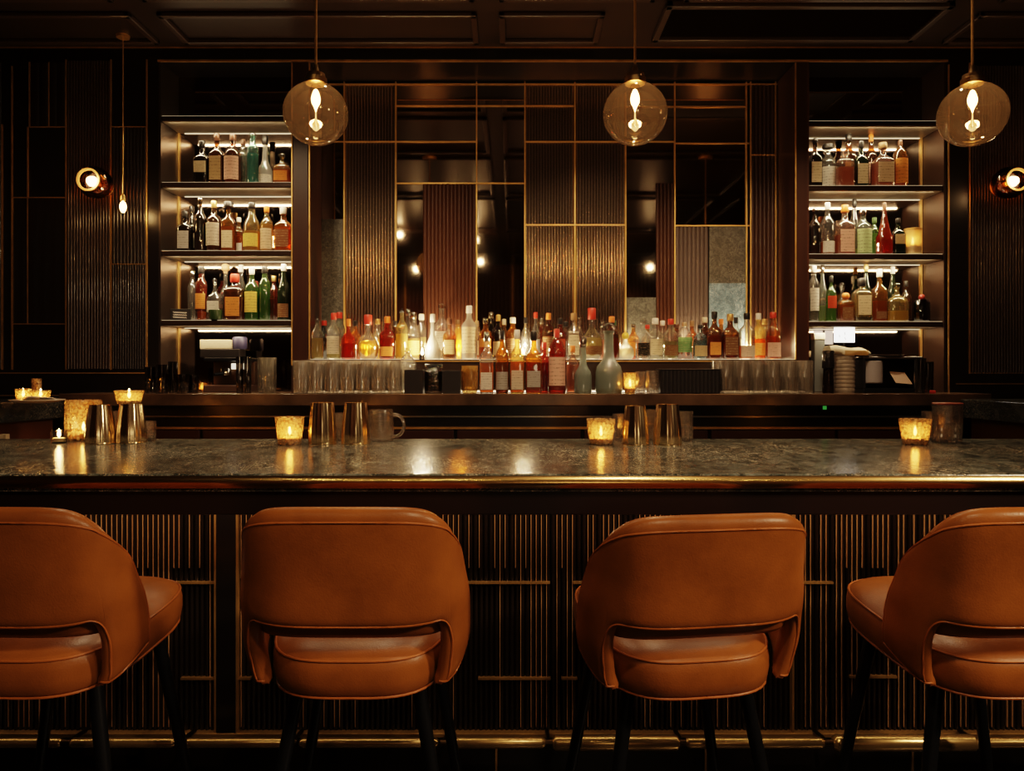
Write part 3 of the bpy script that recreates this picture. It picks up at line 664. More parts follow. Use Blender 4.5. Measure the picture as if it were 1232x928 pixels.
# ------------------------------------------------------------------ bottles
PROF = {  # (height share, radius share, squareness); body up to the neck; 'neck' = where the cap starts
 'round':  ([(0, .86, 2), (.02, .97, 2), (.05, 1, 2), (.56, 1, 2), (.62, .96, 2), (.67, .82, 2), (.71, .58, 2), (.75, .40, 2), (.80, .33, 2), (.90, .31, 2), (.905, .36, 2), (.925, .36, 2)], .92, .57),
 'square': ([(0, .86, 6), (.02, .96, 6), (.04, 1, 6), (.54, 1, 6), (.59, .97, 5), (.64, .82, 4), (.68, .58, 2.6), (.72, .40, 2), (.78, .34, 2), (.89, .32, 2), (.895, .38, 2), (.915, .38, 2)], .91, .55),
 'tall':   ([(0, .88, 2), (.02, .98, 2), (.04, 1, 2), (.48, 1, 2), (.55, .95, 2), (.62, .78, 2), (.69, .56, 2), (.76, .42, 2), (.84, .36, 2), (.92, .34, 2), (.925, .40, 2), (.94, .40, 2)], .935, .50),
 'slim':   ([(0, .90, 2), (.02, 1, 2), (.66, 1, 2), (.71, .92, 2), (.75, .70, 2), (.79, .50, 2), (.84, .44, 2), (.92, .44, 2), (.925, .50, 2), (.94, .50, 2)], .935, .66),
 'cone':   ([(0, .90, 2), (.02, .98, 2), (.05, 1, 2), (.16, .98, 2), (.28, .88, 2), (.38, .68, 2), (.46, .46, 2), (.52, .34, 2), (.60, .29, 2), (.86, .25, 2), (.865, .31, 2), (.89, .31, 2)], .88, .26),
 'squat':  ([(0, .88, 4), (.03, .98, 4), (.06, 1, 4), (.48, 1, 4), (.54, .94, 4), (.60, .74, 3), (.65, .46, 2), (.70, .26, 2), (.78, .22, 2), (.86, .22, 2), (.865, .28, 2), (.885, .28, 2)], .88, .52),
 'ball':   ([(0, .52, 2), (.02, .68, 2), (.08, .86, 2), (.18, .98, 2), (.28, 1, 2), (.38, .94, 2), (.47, .78, 2), (.54, .54, 2), (.60, .34, 2), (.66, .27, 2), (.82, .26, 2), (.825, .34, 2), (.85, .34, 2)], .84, .40),
 'dome':   ([(0, .90, 2), (.03, 1, 2), (.50, 1, 2), (.62, .97, 2), (.72, .86, 2), (.79, .66, 2), (.84, .42, 2), (.87, .30, 2), (.90, .28, 2), (.92, .28, 2)], .92, .55),
 'chem':   ([(0, .90, 2), (.03, .99, 2), (.08, 1, 2), (.30, .97, 2), (.38, .86, 2), (.44, .60, 2), (.50, .42, 2), (.58, .36, 2), (.84, .33, 2), (.85, .40, 2), (.88, .40, 2)], .87, .34),
 'spire':  ([(0, .92, 5), (.02, 1, 5), (.36, 1, 5), (.40, .90, 3), (.52, .74, 2), (.66, .50, 2), (.78, .32, 2), (.90, .22, 2), (.905, .28, 2), (.925, .28, 2)], .92, .34),
 'cut':    ([(0, .90, 7), (.03, 1, 7), (.62, 1, 7), (.66, .97, 7), (.70, .80, 5), (.74, .50, 3), (.77, .36, 2), (.86, .34, 2), (.865, .42, 2), (.885, .42, 2)], .88, .63),
}
def GC(c): return {
 'clear': (.93, .91, .87), 'amber': (.80, .42, .12), 'brown': (.42, .20, .08), 'green': (.40, .66, .24), 'teal': (.42, .76, .70), 'dark': (.16, .11, .07),
 'dkgreen': (.16, .24, .10), 'red': (.72, .18, .08), 'pale': (.80, .84, .74), 'frost': (.86, .84, .78), 'grey': (.62, .70, .64), 'pink': (.90, .68, .56), 'gold': (.90, .72, .36), 'blue': (.70, .80, .82)}[c]
LQ = {'amber': (.75, .30, .05), 'gold': (.85, .55, .12), 'yellow': (.85, .70, .30), 'red': (.55, .08, .025), 'orange': (.85, .28, .04), 'brown': (.34, .12, .03), 'clear': (.80, .78, .72), 'green': (.22, .50, .08),
      'olive': (.66, .60, .32), 'teal': (.20, .58, .55), 'dark': (.08, .04, .02), 'lime': (.55, .75, .12), 'pink': (.82, .45, .30), 'blue': (.55, .68, .70), 'milk': (.85, .78, .58), 'grey': (.40, .48, .43)}
LB = {'cream': (.72, .58, .38), 'white': (.74, .69, .60), 'tan': (.55, .38, .20), 'brown': (.20, .10, .05), 'black': (.02, .018, .016), 'orange': (.75, .30, .08), 'yellow': (.85, .62, .16), 'red': (.55, .08, .04),
      'grey': (.42, .39, .35), 'pink': (.80, .50, .38), 'green': (.16, .30, .12), 'greenw': (.60, .72, .38), 'beige': (.62, .52, .40)}
CP = {'black': (.015, .013, .012), 'white': (.75, .70, .62), 'red': (.55, .05, .03), 'gold': None, 'silver': None, 'orange': (.70, .20, .04), 'wood': (.30, .17, .08), 'brown': (.10, .04, .02), 'cream': (.7, .6, .42), 'yellow': (.8, .55, .08), 'tan': (.45, .3, .17), 'glass': None, 'peach': (.7, .38, .2), 'green': (.05, .10, .04)}
def capmat(c):
    if c == 'gold': return BRASS
    if c == 'silver': return CHROME
    if c == 'glass': return CLEAR
    return pbr('cap_' + c, CP[c], .35)
def gmat(c):
    g = GC(c); e = [v * .30 for v in g]
    return glass(g, edge=e, gloss=.13, rough=.03, body=(.45 if c in ('frost', 'grey') else .06 if c in ('clear', 'blue') else .12 if c not in ('dark', 'brown', 'dkgreen') else .10), name='bottle_glass_' + c)
def make_bottle(label, x, d, z, w, h, kind, gc, lq, fill, lab, cap, group, flat=None, lpos=None, capkind=None, name='liquor_bottle'):
    prof, neck, sh = PROF[kind]
    t = thing(name, label, 'bottle', (x, d, z), group=group)
    r = w / 2
    rough_sq = prof[4][2] > 3
    dr = flat or (.78 if rough_sq else 1.0)
    P = [(p[1] * r, p[0] * h, p[2]) for p in prof]
    # necks keep round: squeeze depth only in the body
    MB().lathe(P, 28, dr=dr, cap1=False).build('glass_body', gmat(gc), t, 60)
    if lq:
        top = fill * h; L = []
        for a, b in zip(P, P[1:]):
            if a[1] >= top: break
            L.append((a[0] * .93 if a[1] > 0 else a[0] * .9, max(a[1], .006), a[2]))
            if b[1] > top:
                f = (top - a[1]) / (b[1] - a[1]); L.append(((a[0] + (b[0] - a[0]) * f) * .93, top, a[2] + (b[2] - a[2]) * f)); break
        if len(L) > 1: MB().lathe(L, 24, dr=dr).build('liquid', liquid(LQ[lq]), t, 60)
    if lab:
        c = LB[lab]; lo, hi = lpos or (.13, sh * .86); n = prof[4][2]
        rr = r * 1.012; m = MB(); rows = []
        ink = (.06, .04, .03) if sum(c) > .6 else (.55, .42, .25)
        q = 18; a0, a1 = (-1.05, 1.05) if n == 2 else (-.70, .70)
        def rad(tt):
            for a, b in zip(prof, prof[1:]):
                if a[0] <= tt <= b[0]:
                    f = (tt - a[0]) / max(1e-6, b[0] - a[0]); return a[1] + (b[1] - a[1]) * f
            return 1
        vs = []
        for kk in range(5):
            tt = lo + (hi - lo) * kk / 4; R0 = rr * rad(tt)
            for i in range(q + 1):
                a = -pi / 2 + a0 + (a1 - a0) * i / q; cc, s_ = cos(a), sin(a)
                R1 = R0 if n == 2 else R0 / (abs(cc) ** n + abs(s_) ** n) ** (1 / n)
                vs.append((R1 * cc, R1 * s_ * dr - .0004, tt * h))
        m.add(vs, [(k * (q + 1) + i, k * (q + 1) + i + 1, (k + 1) * (q + 1) + i + 1, (k + 1) * (q + 1) + i) for k in range(4) for i in range(q)])
        m.build('paper_label', paper(c, ink), t, 60, label='%s label' % {'greenw': 'pale green'}.get(lab, lab))
    nr = P[-1][0]
    if cap:
        ck = capkind or ('ball' if cap == 'glass' else 'cyl'); m = MB()
        z0 = neck * h - .004; z1 = h
        if ck == 'ball':
            R = max(nr * 1.25, (z1 - z0) * .42); m.lathe([(nr * .6, z0), (nr * .7, z0 + (z1 - z0) * .2)] + [(max(.0004, R * sin(pi * i / 10)), z1 - R + R * -cos(pi * i / 10)) for i in range(2, 11)], 18)
        elif ck == 'pour':
            m.lathe([(nr * .8, z0), (nr * 1.1, z0 + .004), (nr * .9, z0 + (z1 - z0) * .45), (nr * .35, z0 + (z1 - z0) * .55), (nr * .25, z1), (nr * .05, z1)], 14)
        elif ck == 'wide':
            m.lathe([(nr * 1.2, z0), (nr * 1.9, z0 + .002), (nr * 1.9, z1 - .003), (nr * 1.7, z1)], 20)
        else:
            z0 = (neck - (.06 if h > .2 else .03)) * h
            m.lathe([(nr * 1.02, z0), (nr * 1.10, z0 + .002), (nr * 1.08, z1 - .003), (nr * .95, z1), (.0005, z1)], 18)
        m.build('bottle_cap', capmat(cap), t, 45, label={'glass': 'clear glass stopper'}.get(cap, '%s %s' % (cap, 'pour spout' if ck == 'pour' else 'stopper' if ck == 'ball' else 'cap')))
    return t
ALLB = []
def shelf_of_bottles(rows, base, zsurf, depths, where, group, shrink=1.0):
    """rows: (x0, x1, top, kind, glass, liquid, fill, label, cap, words[, options]) in photo pixels; alternating rows of depth on one shelf"""
    placed = []; plan = []
    for r in sorted(rows, key=lambda r: r[1] - r[0] if False else (r[0] + r[1]) / 2):
        x0, x1, top, kind, gc, lq, fill, lab, cap, words = r[:10]; op = dict(r[10]) if len(r) > 10 else {}
        pref = op.pop('row', None); cands = [depths[pref]] if pref is not None else list(depths)
        if pref is not None: cands += [q for q in depths if q != depths[pref]]
        sq = PROF[kind][0][4][2] > 3; best = None
        for shr, d in [(q, d) for d in cands for q in (1, .95, .90, .86)] + [(q, d) for q in (.8, .74, .68, .6) for d in cands]:
            if True:
                k = d / F; x = PX((x0 + x1) / 2, d); w = (x1 - x0) * k * shrink * shr; dep = w * (op.get('flat') or (.78 if sq else 1.0))
                ok = True
                for (X2, D2_, W2, E2) in placed:
                    dx, dy = abs(x - X2) - (w + W2) / 2, abs(d - D2_) - (dep + E2) / 2
                    rnd = ((x - X2) / ((w + W2) / 2)) ** 2 + ((d - D2_) / ((dep + E2) / 2)) ** 2
                    if (dx < .001 and dy < .001) and (sq or rnd < 1.02): ok = False; break
                if d + dep / 2 > depths[-1] + op.get('slack', .0) + .047 and w > .06: ok = ok and (d + dep / 2 <= depths[-1] + .05)
                if ok: best = (x, d, w, dep); break
            if best: break
        if not best: print('NO ROOM', where, words); continue
        placed.append(best); plan.append((best, r, op))
    for i, ((x, d, w, dep), r, op) in enumerate(sorted(plan, key=lambda p: p[0][0])):
        x0, x1, top, kind, gc, lq, fill, lab, cap, words = r[:10]
        h = PZ(top, d) - zsurf
        make_bottle('%s, %s from left, %s' % (words, ORD[i], where), x, d, zsurf, w, h, kind, gc, lq, fill, lab, cap, group, **op)
def S(py): return PZ(py, DW)
# --- left niche
shelf_of_bottles([
 (234, 252, 170, 'square', 'dark', 'dark', .5, 'cream', 'black', 'dark square bottle with cream label', dict(lpos=(.26, .52))),
 (251, 271, 161, 'square', 'brown', 'brown', .5, 'tan', 'brown', 'brown square bottle with two tan labels', dict(lpos=(.08, .54))),
 (270, 290, 162, 'round', 'brown', 'amber', .52, 'pink', 'brown', 'brown bottle with wide pinkish label', dict(lpos=(.08, .54))),
 (287, 298, 168, 'slim', 'pale', 'clear', .5, None, 'brown', 'narrow pale green bottle'),
 (297, 311, 159, 'slim', 'teal', 'teal', .58, None, 'glass', 'teal glass bottle with clear stopper'),
 (308, 330, 163, 'cone', 'frost', 'clear', .2, 'white', 'black', 'white bell shaped bottle with black cap', dict(lpos=(.06, .24))),
 (329, 350, 184, 'squat', 'gold', 'orange', .44, 'orange', 'glass', 'low amber flask with glass stopper', dict(lpos=(.1, .4)))],
 219, S(219), (3.79, 3.87), 'top shelf of left niche', 'bottles on the top shelf of the left niche')
shelf_of_bottles([
 (214, 231, 254, 'square', 'dark', 'dark', .5, 'grey', 'black', 'dark bottle with patterned grey label', dict(lpos=(.08, .5))),
 (224, 237, 248, 'tall', 'dark', 'dark', .4, 'beige', 'black', 'slim dark bottle with beige label', dict(row=1)),
 (234, 248, 237, 'round', 'dark', 'red', .3, None, 'silver', 'dark bottle with silver ball stopper', dict(capkind='ball')),
 (248, 267, 242, 'round', 'brown', 'brown', .5, 'beige', 'gold', 'brown bottle with tall beige label', dict(lpos=(.12, .56))),
 (266, 284, 243, 'square', 'amber', 'amber', .5, 'cream', 'black', 'amber square bottle with black wide cap', dict(lpos=(.08, .42), capkind='wide')),
 (281, 294, 262, 'square', 'amber', 'orange', .5, 'white', 'white', 'small amber bottle with white neck label', dict(row=1, lpos=(.1, .3))),
 (293, 313, 244, 'tall', 'gold', 'gold', .42, 'yellow', 'black', 'tall golden bottle with yellow label', dict(lpos=(.1, .36))),
 (312, 330, 248, 'round', 'gold', 'gold', .6, 'cream', 'orange', 'golden bottle with cream label and orange cap', dict(lpos=(.06, .5))),
 (331, 351, 250, 'square', 'amber', 'amber', .55, 'brown', 'white', 'amber bottle with dark label, white cap', dict(lpos=(.1, .5)))],
 301.5, S(301.5), (3.79, 3.87), 'middle shelf of left niche', 'bottles on the middle shelf of the left niche')
shelf_of_bottles([
 (226, 237, 326, 'slim', 'clear', 'clear', .4, None, 'silver', 'slim clear bottle', dict(row=1)),
 (235.5, 249, 321, 'slim', 'red', 'red', .6, 'orange', 'black', 'red bottle with orange label', dict(lpos=(.22, .5), row=1)),
 (249, 268, 335, 'squat', 'clear', 'clear', .3, 'white', 'glass', 'clear decanter with white label', dict(lpos=(.2, .46))),
 (262, 281, 317, 'ball', 'clear', 'pink', .3, None, 'peach', 'clear round decanter with peach stopper', dict(capkind='ball', row=1)),
 (271, 294, 330, 'cut', 'brown', 'amber', .5, 'orange', 'red', 'square whisky decanter with orange and white label', dict(lpos=(.1, .5))),
 (283, 297, 319, 'tall', 'clear', 'brown', .3, None, 'white', 'tall clear bottle with white cap', dict(row=1)),
 (294, 312, 322, 'round', 'green', 'green', .5, 'yellow', 'white', 'green bottle with yellow label', dict(lpos=(.16, .54))),
 (312, 325, 321, 'slim', 'green', 'green', .6, None, 'black', 'tall straight green bottle'),
 (324.5, 335, 332, 'slim', 'red', 'brown', .5, None, 'gold', 'narrow dark red bottle', dict(row=1)),
 (334, 349, 318, 'tall', 'dkgreen', 'dark', .5, 'brown', 'white', 'dark green bottle with white cap', dict(lpos=(.06, .3)))],
 385.5, S(385.5), (3.79, 3.87), 'lowest shelf of left niche', 'bottles on the lowest shelf of the left niche')
# --- right niche
shelf_of_bottles([
 (973, 988, 166, 'square', 'dark', 'dark', .5, 'cream', 'black', 'dark bottle with round black stopper', dict(lpos=(.10, .50), capkind='ball')),
 (986, 1006, 174, 'round', 'clear', 'clear', .5, 'white', 'black', 'clear bottle with red spotted white label', dict(lpos=(.08, .5), capkind='wide')),
 (1007, 1026, 178, 'cut', 'pink', 'pink', .5, None, 'glass', 'angular pinkish clear bottle'),
 (1012, 1030, 159, 'square', 'brown', 'brown', .6, 'tan', 'black', 'tall brown bottle with black cap', dict(row=1)),
 (1028, 1043.5, 170, 'square', 'dkgreen', 'dark', .4, 'cream', 'black', 'dark green bottle with cream label', dict(lpos=(.08, .5))),
 (1041, 1055, 161, 'round', 'brown', 'amber', .5, 'pink', 'orange', 'brown bottle with orange cap', dict(row=1)),
 (1050, 1074, 172, 'square', 'pink', 'pink', .55, 'cream', 'wood', 'broad pinkish bottle with cream label', dict(lpos=(.1, .54))),
 (1074, 1092, 169, 'dome', 'amber', 'orange', .62, 'orange', 'brown', 'orange bottle with dark ornament label', dict(lpos=(.08, .6)))],
 223, S(223), (3.79, 3.87), 'top shelf of right niche', 'bottles on the top shelf of the right niche')
shelf_of_bottles([
 (973, 987, 250, 'round', 'dark', 'amber', .2, None, 'silver', 'dark swing top bottle', dict(capkind='ball')),
 (987, 1004, 244, 'round', 'clear', 'amber', .25, 'white', 'white', 'clear bottle with white and gold cap', dict(lpos=(.05, .26))),
 (1006, 1027, 247, 'square', 'pink', 'pink', .4, 'pink', 'orange', 'ornate bottle with pink label and amber cap', dict(lpos=(.06, .5))),
 (1022, 1034, 239.5, 'tall', 'dark', 'dark', .4, None, 'black', 'tall black necked bottle', dict(row=1)),
 (1028, 1048, 252, 'round', 'pale', 'lime', .15, 'greenw', 'silver', 'clear bottle with bright green and white label', dict(lpos=(.05, .56))),
 (1047, 1057, 262, 'slim', 'green', 'lime', .6, None, 'green', 'slim bright green bottle', dict(row=1)),
 (1056, 1072, 244, 'spire', 'red', 'orange', .6, None, 'brown', 'red orange spire shaped bottle'),
 (1073, 1088, 263, 'square', 'dkgreen', 'dark', .5, 'tan', 'black', 'dark bottle with tan label', dict(lpos=(.3, .56)))],
 305.5, S(305.5), (3.79, 3.87), 'middle shelf of right niche', 'bottles on the middle shelf of the right niche')
shelf_of_bottles([
 (973, 985, 320, 'slim', 'clear', 'clear', .4, 'white', 'white', 'slim clear bottle with white label', dict(lpos=(.2, .6))),
 (984, 995, 319, 'tall', 'pale', 'lime', .3, None, 'silver', 'slender pale green bottle', dict(row=1)),
 (994, 1006, 332, 'round', 'green', 'lime', .4, 'red', 'black', 'green bottle with red label', dict(lpos=(.3, .56))),
 (1005, 1021, 340, 'ball', 'clear', 'clear', .2, None, 'glass', 'ornate clear ball decanter', dict(row=1)),
 (1009, 1026, 352, 'cut', 'amber', 'amber', .55, 'brown', 'orange', 'low amber square decanter with orange stopper', dict(lpos=(.1, .5), capkind='ball')),
 (1026, 1048, 335, 'cut', 'gold', 'dark', .12, 'cream', 'black', 'square bottle with glowing cream label', dict(lpos=(.16, .6))),
 (1036, 1048, 318, 'tall', 'dkgreen', 'green', .3, None, 'gold', 'tall dark green bottle', dict(row=1)),
 (1050, 1066, 324, 'square', 'amber', 'amber', .4, 'brown', 'white', 'amber bottle with white cap', dict(lpos=(.06, .2))),
 (1067, 1091, 340, 'squat', 'gold', 'yellow', .28, None, 'glass', 'broad ribbed clear gold decanter'),
 (1068, 1080, 321, 'tall', 'dkgreen', 'dark', .4, None, 'white', 'dark green bottle with white cap', dict(row=1)),
 (1084, 1096, 338, 'round', 'brown', 'brown', .4, None, 'black', 'dark brown bottle', dict(row=1))],
 387, S(387), (3.79, 3.87), 'lowest shelf of right niche', 'bottles on the lowest shelf of the right niche')
# --- back row on the riser
shelf_of_bottles([
 (384, 396, 386, 'slim', 'dark', 'dark', .5, None, 'red', 'slim dark bottle with red cap', dict(row=2)),
 (402, 415, 376, 'slim', 'pale', 'olive', .4, None, 'red', 'slim pale bottle with red cap', dict(row=2)),
 (421, 434, 386, 'round', 'amber', 'amber', .5, None, 'black', 'amber bottle standing behind', dict(row=2)),
 (448, 461, 384, 'tall', 'clear', 'gold', .5, None, 'gold', 'tall clear bottle with gold cap', dict(row=2)),
 (469, 482, 386, 'round', 'brown', 'brown', .5, 'tan', 'black', 'brown bottle with black cap and tan label', dict(row=2)),
 (484, 498, 372, 'tall', 'clear', 'clear', .4, None, 'silver', 'tall clear bottle with silver cap', dict(row=2)),
 (501, 513, 378, 'slim', 'clear', 'yellow', .5, None, 'white', 'slim clear bottle with white cap', dict(row=2)),
 (545, 557, 385, 'slim', 'gold', 'gold', .5, None, 'wood', 'slim gold bottle with wooden cap', dict(row=2)),
 (568, 580, 386, 'round', 'clear', 'amber', .5, 'cream', 'tan', 'clear bottle with cream label and tan cap', dict(row=2)),
 (584, 598, 376, 'tall', 'dark', 'brown', .5, None, 'silver', 'tall dark bottle with silver cap', dict(row=2)),
 (600, 613, 384, 'round', 'amber', 'brown', .5, 'cream', 'cream', 'amber bottle with cream cap', dict(row=2)),
 (646, 657, 384, 'slim', 'red', 'red', .5, None, 'silver', 'slim red bottle with silver cap', dict(row=2)),
 (673, 688, 387, 'round', 'pink', 'red', .5, 'white', 'black', 'pinkish bottle with white label', dict(row=2)),
 (691, 703, 382, 'tall', 'clear', 'yellow', .5, None, 'silver', 'tall yellow bottle with silver cap', dict(row=2)),
 (718, 731, 384, 'tall', 'clear', 'pink', .5, None, 'glass', 'tall clear bottle with glass stopper', dict(row=2)),
 (733, 744, 386, 'slim', 'brown', 'orange', .5, 'red', 'green', 'slim orange bottle with green cap', dict(row=2)),
 (755, 769, 390, 'round', 'amber', 'orange', .5, 'orange', 'silver', 'orange bottle with silver cap', dict(row=2)),
 (772, 786, 391, 'round', 'gold', 'amber', .5, None, 'red', 'gold bottle with red cap', dict(row=2)),
 (790, 804, 386, 'tall', 'clear', 'gold', .45, None, 'white', 'tall gold bottle with white cap', dict(row=2)),
 (808, 820, 390, 'slim', 'brown', 'brown', .5, None, 'brown', 'slim brown bottle', dict(row=2)),
 (826, 839, 386, 'round', 'amber', 'amber', .5, 'tan', 'wood', 'amber bottle with wooden cap', dict(row=2)),
 (842, 854, 382, 'slim', 'brown', 'red', .5, None, 'cream', 'slim red brown bottle with cream cap', dict(row=2)),
 (861, 874, 384, 'tall', 'amber', 'orange', .5, None, 'orange', 'tall amber bottle with orange cap', dict(row=2)),
 (879, 892, 382, 'round', 'clear', 'clear', .5, 'cream', 'black', 'clear bottle with cream label and black cap', dict(row=2)),
 (914, 926, 384, 'slim', 'gold', 'amber', .5, None, 'gold', 'slim amber bottle with gold cap', dict(row=2)),
 (374.5, 389, 381, 'round', 'clear', 'yellow', .5, None, 'black', 'pale yellow bottle with black pour spout', dict(capkind='pour')),
 (393, 410, 377, 'round', 'clear', 'olive', .42, 'beige', 'red', 'pale olive bottle with red cap', dict(lpos=(.12, .5))),
 (411, 428, 384, 'squat', 'red', 'red', .4, None, 'orange', 'small red bottle'),
 (430, 456, 379, 'ball', 'clear', 'gold', .42, None, 'red', 'round clear decanter of golden liquor with red cap'),
 (457, 475, 381, 'square', 'red', 'red', .5, 'orange', 'orange', 'dark red bottle with orange cap', dict(lpos=(.08, .3))),
 (476, 491, 371, 'round', 'gold', 'yellow', .5, None, 'black', 'clear golden bottle with black spout', dict(capkind='pour')),
 (490, 506, 376, 'tall', 'clear', 'gold', .45, 'yellow', 'silver', 'tall clear gold bottle with silver cap', dict(lpos=(.1, .4))),
 (511, 530, 378, 'cone', 'frost', 'clear', .24, None, 'white', 'glowing white bell shaped bottle'),
 (522, 541, 365, 'square', 'clear', 'clear', .4, 'white', 'glass', 'clear decanter with tall glass stopper', dict(lpos=(.2, .5))),
 (533, 549, 383, 'square', 'amber', 'brown', .5, 'tan', 'brown', 'amber brown bottle with tan label'),
 (555, 574, 368, 'round', 'frost', 'milk', .5, 'cream', 'white', 'bright white bottle with slim white cap', dict(lpos=(.12, .6))),
 (576, 592, 383, 'round', 'amber', 'amber', .5, 'orange', 'silver', 'amber bottle with orange label', dict(lpos=(.3, .5))),
 (592, 607, 379, 'round', 'dark', 'brown', .5, 'tan', 'gold', 'dark brown bottle with gold cap', dict(lpos=(.1, .4))),
 (608, 626, 382, 'round', 'amber', 'amber', .5, 'brown', 'white', 'amber bottle with white neck', dict(lpos=(.14, .5))),
 (626, 639, 382, 'round', 'clear', 'clear', .5, None, 'black', 'clear bottle with black cap'),
 (638, 651, 376, 'tall', 'clear', 'clear', .4, 'grey', 'red', 'clear bottle with red cap and grey label'),
 (652, 668, 377, 'round', 'brown', 'amber', .5, 'brown', 'orange', 'dark amber bottle with orange neck'),
 (667, 681, 383, 'square', 'red', 'red', .55, 'red', 'black', 'red bottle with black cap', dict(lpos=(.2, .5))),
 (682, 698, 377, 'square', 'clear', 'clear', .4, 'cream', 'wood', 'clear bottle with cream label and wooden cap', dict(lpos=(.1, .6))),
 (698, 726, 371, 'ball', 'clear', 'yellow', .42, 'brown', 'red', 'big round bottle of yellow liquor with red cap', dict(lpos=(.1, .26))),
 (727, 745, 381, 'round', 'brown', 'orange', .5, None, 'orange', 'dark orange bottle with orange cap'),
 (742, 763, 400, 'ball', 'frost', 'milk', .42, None, 'yellow', 'cream frosted bottle with yellow stopper', dict(capkind='ball')),
 (765, 782, 383, 'square', 'clear', 'clear', .4, 'black', 'glass', 'clear square bottle with dark label', dict(lpos=(.1, .4))),
 (779, 798, 383, 'square', 'clear', 'olive', .5, 'cream', 'white', 'clear bottle with cream label', dict(lpos=(.12, .5))),
 (798, 816, 384, 'round', 'clear', 'olive', .45, 'brown', 'red', 'clear olive bottle with brown label', dict(lpos=(.1, .36))),
 (814, 833, 388, 'dome', 'clear', 'brown', .45, 'green', 'tan', 'rounded bottle with green arched label and tan cap', dict(lpos=(.2, .6))),
 (834, 851, 391, 'round', 'blue', 'blue', .55, 'tan', 'black', 'pale blue bottle with tan label', dict(lpos=(.1, .4))),
 (850, 869, 375, 'square', 'brown', 'amber', .5, 'orange', 'black', 'dark amber bottle with black cap', dict(lpos=(.1, .36))),
 (869, 888, 378, 'square', 'brown', 'red', .5, 'brown', 'gold', 'red brown bottle with gold cap', dict(lpos=(.1, .5))),
 (889, 908, 377, 'round', 'clear', 'amber', .3, 'beige', 'black', 'clear bottle with low amber liquor', dict(lpos=(.06, .3))),
 (904, 921, 377, 'round', 'gold', 'orange', .45, 'yellow', 'white', 'golden orange bottle with yellow label', dict(lpos=(.1, .36))),
 (921, 939, 376, 'tall', 'amber', 'orange', .5, 'pink', 'red', 'tapered amber bottle with red cap', dict(lpos=(.06, .36)))],
 433, RISE, (3.738, 3.832, 3.918), 'back row on riser', 'bottles in the back row of the bar display')
# --- front row on the counter
shelf_of_bottles([
 (480, 501, 419, 'dome', 'clear', 'yellow', .5, None, 'glass', 'clear domed bottle of pale yellow liquor'),
 (577, 594, 400, 'square', 'clear', 'amber', .5, 'white', 'silver', 'amber bottle with low white label', dict(lpos=(.06, .34))),
 (596, 612, 398, 'round', 'amber', 'brown', .5, 'grey', 'black', 'dark bottle with low grey label', dict(lpos=(.06, .34))),
 (613.5, 631, 397, 'square', 'gold', 'amber', .5, 'beige', 'white', 'brown bottle with low beige label', dict(lpos=(.06, .36))),
 (632, 652, 399, 'square', 'amber', 'red', .5, 'grey', 'black', 'broad dark red bottle with low grey label', dict(lpos=(.10, .36))),
 (659, 681, 396, 'dome', 'red', 'orange', .58, 'pink', 'red', 'orange whisky bottle with large pink label', dict(lpos=(.12, .56))),
 (650, 660, 412, 'slim', 'red', 'red', .6, None, 'red', 'narrow red bottle behind the whisky', dict(row=1)),
 (681, 697, 416, 'round', 'pink', 'pink', .6, None, 'orange', 'pinkish red bottle', dict(row=1)),
 (687, 716, 405, 'chem', 'grey', 'grey', .34, None, 'silver', 'squat grey green decanter, shorter of two'),
 (716, 749, 388, 'chem', 'grey', 'grey', .34, None, 'glass', 'squat grey green decanter, taller of two')],
 471.5, COUNTER, (3.545, 3.61), 'front row of bar display', 'bottles in the front row of the bar display')
# --- lit tea lights between the bottles
def tealight(label, px, d, z, power):
    t = thing('tea_light', label, 'candle', (PX(px, d), d, z), group='tea lights among the bottles')
    MB().lathe([(.016, 0), (.018, .002), (.018, .022), (.0165, .022), (.0165, .006), (.001, .006)], 20).build('metal_cup', CHROME, t, 40)
    MB().lathe([(.016, .008), (.016, .016), (.001, .017)], 18).build('wax', WAX, t)
    MB().lathe([(.0015, .020), (.007, .030), (.005, .042), (.0004, .058)], 12).build('flame', emit('tea_flame', (1, .74, .42), 60.0), t, 60)
    lamp('tea_light_glow', 'POINT', (PX(px, d), d, z + .075), power, (1, .68, .36), .012)
tealight('tea light glowing in front of the white bell shaped bottle', 508, 3.680, RISE, 9)
tealight('tea light glowing behind the bright white bottle with slim cap', 552, 3.945, RISE, 16)
tealight('tea light glowing behind the round golden decanter', 441, 3.945, RISE, 6)
tealight('tea light glowing in front of the clear black capped bottle', 629, 3.680, RISE, 5)
tealight('tea light glowing behind the cream frosted bottle', 742, 3.945, RISE, 8)
tealight('tea light glowing behind the pale blue bottle', 826, 3.945, RISE, 5)
tealight('tea light glowing behind the golden orange bottle', 905, 3.945, RISE, 6)
tealight('tea light glowing on the middle shelf of the left niche', 331, 3.80, S(301.5), .8)
tealight('tea light glowing on the middle shelf of the right niche', 1028, 3.905, S(305.5), .9)
# ------------------------------------------------------------------ other things on the back bar
def put(mb, name, mat, label, cat, loc, group=None, smooth=40):
    o = mb.build(name, mat, None, smooth); o.location = loc; return tag(o, label, cat, group)
